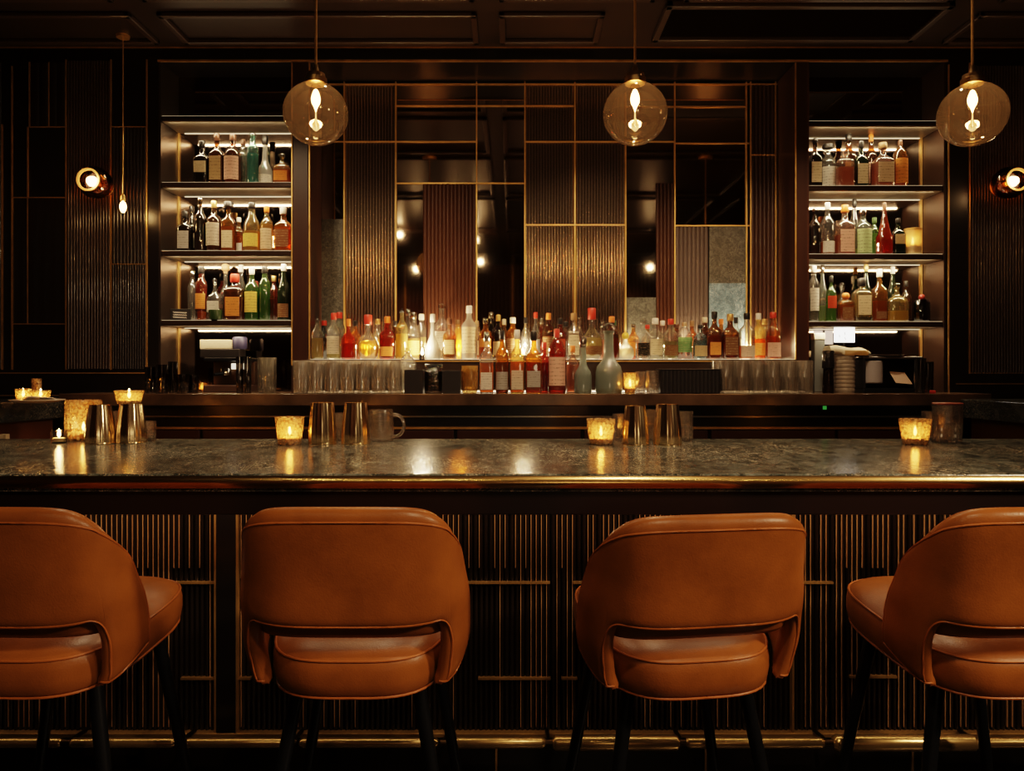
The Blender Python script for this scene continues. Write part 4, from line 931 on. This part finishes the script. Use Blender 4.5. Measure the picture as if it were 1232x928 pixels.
# cut glass tumblers packed at both ends
r, h = .0355, PZ(434, 3.50) - COUNTER
proto = tumbler_mesh(r, h, 16).build('cut_glass', CUTG, None, FACET)
k = 0; rowname = ('front', 'middle', 'back')
for side, x0, n in (('left', PX(352, 3.5) + .044, 7), ('right', PX(863, 3.5) + .040, 6)):
    for j in range(3):
        for i in range(n):
            o = proto if k == 0 else proto.copy()
            if k: COL.objects.link(o)
            k += 1
            o.location = (x0 + i * .0728 - (.004 if j == 1 else 0), 3.480 + j * .0725, COUNTER); o.rotation_euler.z = .37 * k
            tag(o, 'tall cut glass tumbler, %s from left, %s row, %s glass cluster' % (ORD[i], rowname[j], side), 'glass', 'cut glass tumblers at the %s end of the back bar' % side)
# black holders and jars in the middle
d = 3.50
KR = d / F
BLK = pbr('black_caddy', (.010, .008, .008), .4)
def caddy(label, px0, px1, top):
    t = thing('napkin_caddy', label, 'caddy', (PX((px0 + px1) / 2, d), d, COUNTER), group='black boxes on the back bar'); w = (px1 - px0) * KR / 2; h = PZ(top, d) - COUNTER
    m = MB(); m.box(-w, w, -.045, -.041, 0, h, .001).box(-w, w, .041, .045, 0, h, .001).box(-w, -w + .004, -.041, .041, 0, h).box(w - .004, w, -.041, .041, 0, h).box(-w + .004, w - .004, -.041, .041, 0, .004)
    m.build('box', BLK, t)
    MB().box(-w + .006, w - .006, -.038, .038, .004, h - .008, .002).build('napkin_stack', pbr('dark_napkin', (.03, .02, .016), .8), t)
    return t
caddy('black square box left of the dark textured jar', 488, 510, 445)
caddy('black square box right of the dark textured jar', 533.5, 554.5, 446)
x = PX(522, d)
t = thing('textured_jar', 'dark textured jar between two black boxes', 'jar', (x, d - .01, COUNTER))
hh = PZ(438, d) - COUNTER
MB().lathe([(.038, 0), (.042, .004), (.0425, hh * .5), (.0415, hh * .92), (.038, hh * .94), (.036, hh * .92), (.036, .01), (.001, .01)], 48, lobes=12, amp=.02).build('jar_body', glass((.18, .14, .11), edge=(.05, .04, .03), gloss=.16, rough=.06, bump=.6, bscale=110, name='dark_jar_glass'), t, 60)
MB().lathe([(.040, hh * .94), (.0415, hh * .945), (.0415, hh * .985), (.039, hh)], 32).build('lid', BLK, t, 40)
o = tumbler_mesh(.0385, PZ(440, d) - COUNTER, 16).build('cut_glass', crystal('gold_cut_glass', (1, .84, .55)), None, FACET); o.location = (PX(565, d), d, COUNTER)
tag(o, 'golden cut glass tumbler beside the right black box', 'glass')
o = tumbler_mesh(.026, PZ(447, d) - COUNTER, 12).build('cut_glass', CUTG, None, FACET); o.location = (PX(771.5, d), d + .02, COUNTER)
tag(o, 'cut glass tumbler just right of the back bar candle', 'glass')
o = tumbler_mesh(.031, PZ(446, d) - COUNTER, 14).build('cut_glass', CUTG, None, FACET); o.location = (PX(784, d), d - .02, COUNTER)
tag(o, 'cut glass tumbler touching the black ribbed box', 'glass')
votive('lit amber candle on the back bar beside the grey green decanters', 757.5, 0, 16, 25, loc=(PX(757.5, d), d - .01, COUNTER), power=.7)
# black ribbed box
t = thing('ribbed_box', 'wide black pleated box left of the right glass cluster', 'box', (PX(828, d), d, COUNTER))
w = 35.5 * KR; hh = PZ(445, d) - COUNTER
MB().box(-w, w, -.05, .07, 0, hh, .006).build('box_body', BLK, t)
MB().flute(-w + .004, w - .004, .004, hh - .004, -.049, .018, .004).build('pleated_front', BLK, t, 40)
MB().box(-w - .002, w + .002, -.054, .072, hh - .002, hh + .004, .002).build('lid', pbr('black_lid', (.03, .025, .022), .3), t)

# ---- left niche, counter level
d = 3.62; C = COUNTER
def bx(px, d=3.62): return PX(px, d)
t = thing('coffee_machine', 'low dark machine with glowing panel in the left niche bottom', 'machine', (bx(262), 3.80, C))
a = (287 - 236) / 2 * 3.75 / F
MB().box(-a, a, -.10, .11, .0, .035, .004).build('drip_tray', pbr('machine_brown', (.07, .04, .03), .3), t)
MB().box(-a, a, .03, .11, .035, .155, .004).build('machine_body', pbr('machine_bronze', (.16, .10, .07), .3, .8), t)
MB().box(-a, a, -.09, .11, .155, .172, .004).build('machine_top', BLACKM, t)
MB().box(-.01, .075, .018, .03, .115, .145, .003).build('display_panel', emit('panel_glow', (1, .86, .62), 1.6), t, label='bright cream panel')
MB().lathe([(.022, .085), (.022, .115), (.018, .12)], 18, cx=-.03, cy=-.01).build('group_head', CHROME, t, 40)
MB().tube([(-.03, -.03, .095), (-.05, -.10, .088)], .007, 8).build('handle', BLACKM, t, 40)
t = thing('paper_box', 'cream paper box lying open above the dark machine', 'box', (bx(268, 3.80), 3.80, C + .172))
MB().box(-.10, .10, -.04, .05, .0, .045, .004).build('black_base', BLK, t)
MB().box(-.105, .055, -.03, .05, .045, .092, .003).build('paper_pack', paper((.62, .54, .40), (.4, .34, .25)), t)
MB().lathe([(.034, .045), (.036, .055), (.036, .10), (.030, .108)], 20, cx=.085, cy=.005).build('roll', pbr('navy_roll', (.02, .018, .05), .5), t, 40)
o = tumbler_mesh(.045, .17, 14).build('ribbed_vase', glass((.80, .76, .68), edge=(.3, .27, .22), gloss=.14, rough=.05, body=.12, name='vase_glass'), None, FACET); o.location = (bx(323), 3.60, C); tag(o, 'wide ribbed clear glass vase at right of the left niche bottom', 'vase')
for i, px in enumerate((292, 301.5)):
    o = tumbler_mesh(.018, .175, 8).build('tube_glass', glass((.5, .45, .40), edge=(.12, .1, .08), gloss=.14, rough=.03, name='dim_glass'), None, FACET); o.location = (bx(px), 3.58, C)
    tag(o, 'narrow tall dark glass, %s of two beside the ribbed vase' % ('left', 'right')[i], 'glass', 'narrow dark glasses')
for i, (px, dd, rr, hh) in enumerate(((182, 3.56, .028, .125), (195, 3.50, .030, .135), (208, 3.58, .022, .15), (220, 3.52, .030, .09), (232, 3.58, .028, .085))):
    o = tumbler_mesh(rr, hh, 10).build('tumbler_glass', bpy.data.materials.get('dim_glass'), None, FACET); o.location = (PX(px, dd), dd, C)
    tag(o, 'dim glass tumbler before the left niche, %s from left' % ORD[i], 'glass', 'dim glasses before the left niche')
t = thing('menu_sign', 'small black sign with white scribbled lines, lowest left shelf', 'sign', (PX(217, 3.77), 3.77, PZ(385.5, DW)))
w = 12.5 * 3.77 / F; hh = 14.5 * 3.77 / F
MB().box(-w, w, 0, .006, 0, hh, .002).build('board', pbr('slate', (.012, .011, .012), .5), t)
for i in range(3):
    MB().tube([(-w * .7 + w * 1.3 * q / 24, -.001, hh * (.72 - .2 * i) + .0032 * sin(q * 1.7 + i) - .004 * q / 24) for q in range(25)], .0013, 5).build('chalk_line', pbr('chalk', (.6, .55, .5), .8), t)
t = thing('small_tumbler', 'short glass of amber drink beside the black sign', 'glass', (PX(243, 3.765), 3.765, PZ(385.5, DW)))
MB().lathe([(.026, 0), (.028, .003), (.031, .055), (.029, .055), (.026, .006)], 28).build('glass_body', CLEAR, t, 60)
MB().lathe([(.024, .008), (.027, .045), (.001, .045)], 24).build('drink', liquid(LQ['orange']), t, 60)
put(MB().lathe([(.022, 0), (.030, .006), (.035, .05), (.034, .053), (.030, .05), (.02, .01), (.001, .01)], 30), 'green_bowl', pbr('dark_green_glaze', (.02, .04, .012), .25), 'small dark green bowl before the clear decanter, lowest left shelf', 'bowl', (PX(259.5, 3.755), 3.755, PZ(385.5, DW)))
# gold canister, right middle shelf, and dark ribbed jar, right lowest shelf
t = thing('gold_canister', 'glowing cream gold cylinder jar, right end of the middle right shelf', 'jar', (PX(1098, 3.79), 3.79, PZ(305.5, DW)))
w = 9.5 * 3.79 / F; hh = 32 * 3.79 / F
MB().lathe([(w, 0), (w, hh * .95), (w * .96, hh * .95), (w * .94, .008), (.001, .008)], 32).build('glass_jar', glass((.95, .76, .44), edge=(.6, .4, .16), gloss=.08, rough=.1, body=.6, name='cream_gold_glass'), t, 60)
MB().lathe([(w * 1.03, hh * .94), (w * 1.04, hh), (w, hh * 1.01), (.001, hh * 1.01)], 32).build('lid', BRASS, t, 50)
MB().lathe([(w * .85, .010), (w * .85, .05), (.001, .05)], 24).build('wax', WAX, t, 40)
MB().lathe([(.001, .06), (.006, .07), (.004, .082), (.0004, .095)], 12).build('flame', FLAME, t, 60)
lamp('candle_light', 'POINT', (PX(1098, 3.79), 3.79, PZ(305.5, DW) + .075), .9, CANDLE, .01)
t = thing('ribbed_jar', 'dark ribbed jar at right end of the lowest right shelf', 'jar', (PX(1109, 3.80), 3.80, PZ(387, DW)))
MB().lathe([(.036, 0), (.038, .005), (.038, .10), (.030, .115), (.028, .113), (.034, .1), (.034, .008), (.001, .008)], 64, lobes=16, amp=.02).build('jar_body', glass((.22, .10, .07), edge=(.06, .03, .02), gloss=.15, rough=.04, name='dark_red_glass'), t, 60)
MB().ball((0, 0, .128), .016, 14, 8).build('lid_knob', pbr('cap_red2', (.3, .04, .03), .3), t, 60)
# ---- right niche, counter level
d = 3.56
t = thing('pepper_mill', 'tall black shiny mill beside the right glass cluster', 'mill', (PX(996.5, d), d, C))
hh = PZ(422, d) - C
MB().lathe([(.024, 0), (.027, .004), (.024, hh * .35), (.022, hh * .55), (.0235, hh * .58)], 28).build('mill_body', pbr('bronze_black', (.05, .03, .022), .15, .9), t, 50)
MB().lathe([(.027, hh * .585), (.028, hh * .6), (.028, hh * .97), (.025, hh), (.001, hh)], 28).build('mill_cap', pbr('gloss_black', (.012, .010, .010), .15), t, 50)
t = thing('ridged_canister', 'grey tan ridged canister carrying a folded pale towel', 'canister', (PX(1016, 3.64), 3.64, C))
hh = .185
MB().lathe([(.046, 0)] + [p for i in range(9) for p in ((.046, .006 + i * .0195), (.049, .013 + i * .0195), (.046, .020 + i * .0195))] + [(.044, hh), (.001, hh)], 32).build('canister_body', pbr('canister_grey', (.30, .25, .20), .4, .3), t, 50)
t = thing('folded_towel', 'pale folded towel with golden fringe on the ridged canister', 'towel', (PX(1016, 3.64), 3.64, C + hh))
pr = []
for i in range(17):
    u = i / 16; xx = -.085 + .19 * u; top = .042 - .012 * u - .016 * max(0, u - .75) * 4 + .004 * sin(u * 9)
    pr.append([(xx, -.045 + .004 * sin(u * 11), .0 if .2 < u < .8 else .003), (xx, -.05, top * .5), (xx, -.03, top), (xx, .03, top), (xx, .05, top * .5), (xx, .045, 0.0)])
MB().rings(pr).build('towel_cloth', pbr('towel', (.62, .55, .42), .85, bump=.4, bscale=90), t, 70)
fr = MB()
for i in range(30): fr.box(-.02 + i * .0038, -.0185 + i * .0038, -.0535, -.0505, -.004, .020)
fr.build('fringe', pbr('gold_fringe', (.50, .28, .07), .6), t)
t = thing('white_card', 'bright white card with small dark marks behind the folded towel', 'card', (PX(1016, 3.80), 3.80, C))
w = 12.5 * 3.80 / F; z0, z1 = PZ(412, 3.80) - C, PZ(392, 3.80) - C
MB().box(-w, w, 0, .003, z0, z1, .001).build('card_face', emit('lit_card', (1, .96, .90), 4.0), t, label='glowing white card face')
MB().box(-.004, .004, .004, .010, 0, z1 - .01).box(-.04, .04, -.02, .04, 0, .005).build('card_stand', BLACKM, t)
mk = MB()
for (ax, az, bx_, bz) in ((-.5, .45, -.46, .3), (.0, .62, .06, .44), (.02, .3, .1, .2), (.06, .24, .12, .16)): mk.tube([(w * ax, -.0008, z0 + (z1 - z0) * az), (w * bx_, -.0008, z0 + (z1 - z0) * bz)], .0014, 5)
mk.build('dark_mark', pbr('ink', (.02, .02, .03), .7), t)
t = thing('small_carton', 'small pale carton on grey stand left of the white card', 'carton', (PX(984.5, 3.78), 3.78, C))
MB().box(-.028, .028, -.02, .03, PZ(409, 3.78) - C, PZ(401, 3.78) - C, .003).build('carton', pbr('carton_pale', (.62, .58, .46), .6), t)
MB().box(-.026, .026, -.018, .03, 0, PZ(409, 3.78) - C, .003).build('stand', pbr('carton_grey', (.12, .13, .13), .4), t)
t = thing('card_printer', 'black till printer with grey drum and paper slip, right niche bottom', 'machine', (PX(1067, 3.66), 3.66, C))
w = 36 * 3.6 / F; hh = .175
MB().box(-w, w, -.06, .10, 0, .022, .004).build('printer_base', BLACKM, t)
MB().box(-w, -w + .012, -.06, .10, .022, hh - .012).box(w - .012, w, -.06, .10, .022, hh - .012).box(-w, w, .085, .10, .022, hh - .012).build('printer_body', pbr('printer_black', (.014, .012, .012), .3), t)
MB().box(-w, w, -.062, .10, hh - .012, hh, .004).build('printer_top', pbr('printer_top', (.05, .042, .036), .25), t)
MB().lathe([(.046, .045), (.051, .050), (.051, .150), (.046, .155), (.001, .155)], 32, cx=-.082, cy=-.012).build('drum', pbr('grey_drum', (.30, .28, .29), .35), t, 40, label='grey cylinder drum')
MB().add([(.012, -.062, .048), (.092, -.062, .042), (.082, -.01, .098), (.006, -.01, .104)], [(0, 1, 2, 3)]).build('paper_slip', pbr('slip', (.50, .36, .27), .7), t, label='beige paper slip')
put(MB().lathe([(.05, 0), (.075, .006), (.08, .010), (.05, .008), (.001, .008)], 32), 'small_plate', pbr('pale_china', (.36, .31, .27), .3), 'pale plate lying on top of the till printer', 'plate', (PX(1066, 3.66), 3.66, C + hh))
for i, (px, dd, rr, hh2) in enumerate(((1107, 3.52, .026, .165), (1116, 3.60, .026, .15))):
    o = tumbler_mesh(rr, hh2, 10).build('tall_dark_glass', bpy.data.materials.get('dim_glass'), None, FACET); o.location = (PX(px, dd), dd, C)
    tag(o, 'tall dim ribbed glass, %s of two right of the till printer' % ('left', 'right')[i], 'glass', 'dim glasses right of the printer')
put(MB().box(-.012, .012, -.008, .008, 0, .014, .003), 'red_clip', pbr('red_plastic', (.45, .04, .03), .4), 'tiny red and white clip on the counter right of dim glasses', 'clip', (PX(1122, 3.5), 3.5, C))
# little indicator under the counter at right
t = thing('indicator_box', 'small dark box with red and green lights under the counter', 'box', (PX(992, 3.52), 3.52, PZ(496, 3.52)))
MB().box(-.016, .016, 0, .025, 0, .065, .003).build('box', BLACKM, t)
MB().box(-.009, .009, -.004, 0, .038, .056, .002).build('red_light', emit('red_led', (1, .10, .05), .5), t)
MB().box(-.009, .009, -.004, 0, .012, .030, .002).build('green_light', emit('green_led', (.1, .6, .1), .35), t)
# ------------------------------------------------------------------ pendants and sconces
SMOKE = glass((.58, .46, .36), edge=(.26, .17, .10), gloss=.06, rough=.02, body=.014, name='smoked_globe_glass')
BULBG = glass((.98, .90, .75), gloss=.0, name='bulb_glass', fres=.02)
GLOW = emit('filament_glow', (1, .70, .34), 60.0)
STEM = emit('filament_stem', (1, .60, .25), 5.0)
def pendant(label, px, d, py):
    x, z = PX(px, d), PZ(py, d)
    t = thing('globe_pendant', label, 'pendant lamp', (x, d, z), group='smoked globe pendants over the bar')
    R = .101; k0 = .93
    prof = [(max(1e-4, R * sin(pi * i / 28)), -R * .97 * cos(pi * i / 28)) for i in range(27)]
    MB().lathe(prof, 40, cap0=False, cap1=False).build('glass_globe', SMOKE, t, 80)
    cap = MB().lathe([(.026, .092), (.034, .094), (.034, .112), (.030, .114), (.028, .126), (.012, .132), (.007, .15), (.007, .155)], 36, lobes=18, amp=.02)
    cap.build('brass_cap', pbr('knurled_brass', (.55, .36, .16), .3, 1.0), t, 50)
    MB().tube([(0, 0, .15), (0, 0, CEIL - z - .012)], .0045, 8).build('rod', BRASSD, t, 40)
    MB().lathe([(.05, CEIL - z - .018), (.055, CEIL - z - .012), (.055, CEIL - z)], 24).build('ceiling_rose', BRASSD, t, 40)
    b = MB().lathe([(.010, .094), (.014, .088), (.019, .075), (.021, .05), (.020, .02), (.017, -.015), (.010, -.034), (.003, -.042), (.0003, -.043)], 20, cap0=False, cap1=False).build('bulb', BULBG, t, 80)
    MB().lathe([(.001, .078), (.006, .074), (.011, .062), (.0145, .047), (.0125, .034), (.007, .024), (.003, .014), (.001, .006)], 14).build('filament', GLOW, b, 80)
    MB().tube([(0, 0, .004), (0, 0, -.034)], .0022, 6).build('filament_stem', STEM, b)
    lamp('pendant_light', 'POINT', (x, d, z + .035), 20.0, WARM, .02)
    return t
pendant('smoked globe pendant hanging in front of the left niche post', 380, 2.36, 137)
pendant('smoked globe pendant hanging in front of the mirror, middle of three', 764, 2.36, 137)
pendant('smoked globe pendant at far right, near the right wall light', 1170, 2.36, 138)
# thin pendant by the left wall
d = 3.60; x = PX(148, d); z = PZ(247, d)
t = thing('bulb_pendant', 'small bare bulb pendant on a thin rod before the left wall panelling', 'pendant lamp', (x, d, z))
MB().tube([(0, 0, .045), (0, 0, CEIL - z)], .0032, 8).build('rod', BRASSD, t, 40)
MB().lathe([(.005, .052), (.011, .044), (.013, .024), (.010, .020)], 16).build('brass_cap', BRASS, t, 40)
MB().lathe([(.011, .022), (.020, .006), (.024, -.012), (.019, -.030), (.008, -.042), (.0005, -.045)], 18, cap0=False, cap1=False).build('bulb', BULBG, t, 80)
MB().lathe([(.002, .020), (.012, .010), (.016, -.006), (.013, -.022), (.007, -.034), (.001, -.036)], 14).build('filament', emit('small_filament', (1, .62, .28), 22.0), t, 80)
MB().lathe([(.030, CEIL - z - .012), (.032, CEIL - z)], 16).build('ceiling_rose', BRASSD, t, 40)
lamp('small_pendant_light', 'POINT', (x, d - .0, z - .005), 2.2, WARM, .02)
# wall sconces
AMBER = glass((.62, .34, .12), edge=(.25, .10, .03), gloss=.12, rough=.03, name='amber_shade_glass')
def sconce(label, px, py):
    x, z = PX(px, DW - .06), PZ(py, DW - .06)
    t = thing('wall_sconce', label, 'wall lamp', (x, DW - .008, z), group='round amber wall lamps')
    R = Matrix.Rotation(radians(90), 4, 'X')
    def face(mb): mb.v = [tuple(R @ Vector(v)) for v in mb.v]; return mb     # lathe axis +z turns to -y (out of the wall)
    face(MB().lathe([(.040, 0), (.040, .008), (.018, .014), (.012, .03)], 28)).build('wall_plate', BRASSD, t, 40)
    face(MB().lathe([(.020, .022), (.048, .030), (.064, .050), (.068, .075), (.060, .105), (.046, .122), (.043, .124), (.043, .120), (.057, .103), (.064, .075), (.060, .052), (.045, .034), (.018, .026)], 32, cap0=False, cap1=False)).build('glass_shade', AMBER, t, 80)
    face(MB().lathe([(.040, .120), (.048, .122), (.048, .130), (.040, .130)], 32, cap0=False, cap1=False)).build('brass_ring', BRASS, t, 40)
    face(MB().lathe([(.010, .028), (.012, .055), (.010, .06)], 16)).build('socket', BRASS, t, 40)
    face(MB().lathe([(.008, .058), (.018, .078), (.022, .095), (.017, .112), (.006, .120), (.0005, .121)], 18)).build('bulb', emit('sconce_bulb', (1, .62, .30), 16.0), t, 80)
    t.scale = (1.15, 1.15, 1.15)
    lamp('sconce_light', 'POINT', (x, DW - .20, z), 1.6, WARM, .03)
    return t
sconce('round amber glass wall lamp on the left fluted panel', 119, 222)
sconce('round amber glass wall lamp on the right fluted panel', 1209, 222)
# bare bulbs hung behind the camera, seen only as glints in the mirror
first = None
VM = 2 * DM
for i, (px, py, y) in enumerate(((572, 289, -.45), (578, 315, -.6), (501, 324, -.5), (735, 297, -.5), (782, 322, -.7), (547, 329, -.8), (481, 276, -.3))):
    dv = VM - y; x = PX(px, dv); z = min(CEIL - .09, PZ(py, dv))
    lab = 'bare bulb pendant behind the viewer, glinting in the mirror, %s from left' % ORD[sorted((481, 501, 547, 572, 578, 735, 782)).index(px)]
    if first is None:
        first = thing('mirror_bulb', lab, 'pendant lamp', (x, y, z), group='bulbs reflected in the mirror')
        MB().ball((0, 0, 0), .032, 14, 8).build('bulb', emit('mirror_bulb_glow', (1, .72, .40), 80.0), first, 60)
        MB().tube([(0, 0, .03), (0, 0, .07)], .012, 10).build('socket', BRASSD, first, 40)
    else: dup(first, (x, y, z), 0, lab)

# ------------------------------------------------------------------ room light
lamp('key_spot', 'SPOT', (2.7, .35, 2.3), 205, TUNG, .14, aim=(.25, 1.55, .85), spot=58, blend=.8)
lamp('key_spot', 'SPOT', (.9, -.2, 2.7), 62, TUNG, .05, aim=(-1.0, 1.55, .85), spot=42, blend=.8)
lamp('key_spot', 'SPOT', (2.6, .2, 2.75), 50, TUNG, .05, aim=(1.15, 1.6, .85), spot=40, blend=.8)
lamp('low_spot', 'SPOT', (.6, .3, 2.8), 60, TUNG, .05, aim=(.3, 2.1, .35), spot=80, blend=.9)  # unseen spot added to brighten the foot rail
for i, x in enumerate((-1.3, -.45, .45, 1.3)):
    lamp('bar_spot', 'SPOT', (x, 2.75, 2.9), 74, TUNG, .03, aim=(x * .9, 3.7, 1.45), spot=70, blend=.9)  # unseen spot added to light the bottle wall from the front
    lamp('counter_spot', 'SPOT', (x, 2.6, 2.92), 50, TUNG, .03, aim=(x, 2.45, 1.07), spot=75, blend=.9)  # unseen spot added to lift the marble top
l = lamp('added_panel_light', 'AREA', (0, 2.055, BAR - .112), 3.4, TUNG, 5.0, aim=(0, 2.10, .5)); l.data.shape = 'RECTANGLE'; l.data.size_y = .015  # hidden strip lamp added to brighten the upper fluted front
lamp('fill_light', 'POINT', (.5, -1.6, 1.35), 8, TUNG, .25)
lamp('rear_wall_fill', 'SPOT', (-1.6, -2.2, 2.9), 40, TUNG, .03, aim=(-1.6, -3.2, 1.2), spot=95, blend=.9)  # unseen lamps added so cups and mirrors reflect a brighter rear wall
lamp('rear_wall_fill', 'SPOT', (1.6, -2.2, 2.9), 40, TUNG, .03, aim=(1.6, -3.2, 1.2), spot=95, blend=.9)
lamp('niche_spot', 'SPOT', (-1.3, 2.5, 2.85), 16, TUNG, .03, aim=(-1.42, 3.75, 1.8), spot=50, blend=.9)
lamp('niche_spot', 'SPOT', (1.5, 2.5, 2.85), 16, TUNG, .03, aim=(1.78, 3.75, 1.8), spot=50, blend=.9)
w = bpy.data.worlds.new('dim_room'); w.use_nodes = True; bpy.context.scene.world = w
w.node_tree.nodes['Background'].inputs[0].default_value = (.10, .06, .035, 1); w.node_tree.nodes['Background'].inputs[1].default_value = .03

cam = bpy.data.cameras.new('camera'); co = bpy.data.objects.new('camera', cam); COL.objects.link(co)
co.location = (0, 0, EYE); co.rotation_euler = (pi / 2, 0, 0)
cam.sensor_fit = 'HORIZONTAL'; cam.sensor_width = 36; cam.lens = F / 1232 * 36
cam.shift_x = 0; cam.shift_y = -(464 - HY) / 1232; cam.clip_start = .02
sc = bpy.context.scene; sc.camera = co
sc.view_settings.view_transform = 'Filmic'; sc.view_settings.look = 'Medium High Contrast'; sc.view_settings.exposure = 0.0
sc.cycles.use_denoising = True
sc.cycles.max_bounces = 14; sc.cycles.transparent_max_bounces = 40; sc.cycles.glossy_bounces = 5; sc.cycles.diffuse_bounces = 3; sc.cycles.transmission_bounces = 6
sc.cycles.caustics_reflective = False; sc.cycles.caustics_refractive = False; sc.cycles.sample_clamp_indirect = 4.0
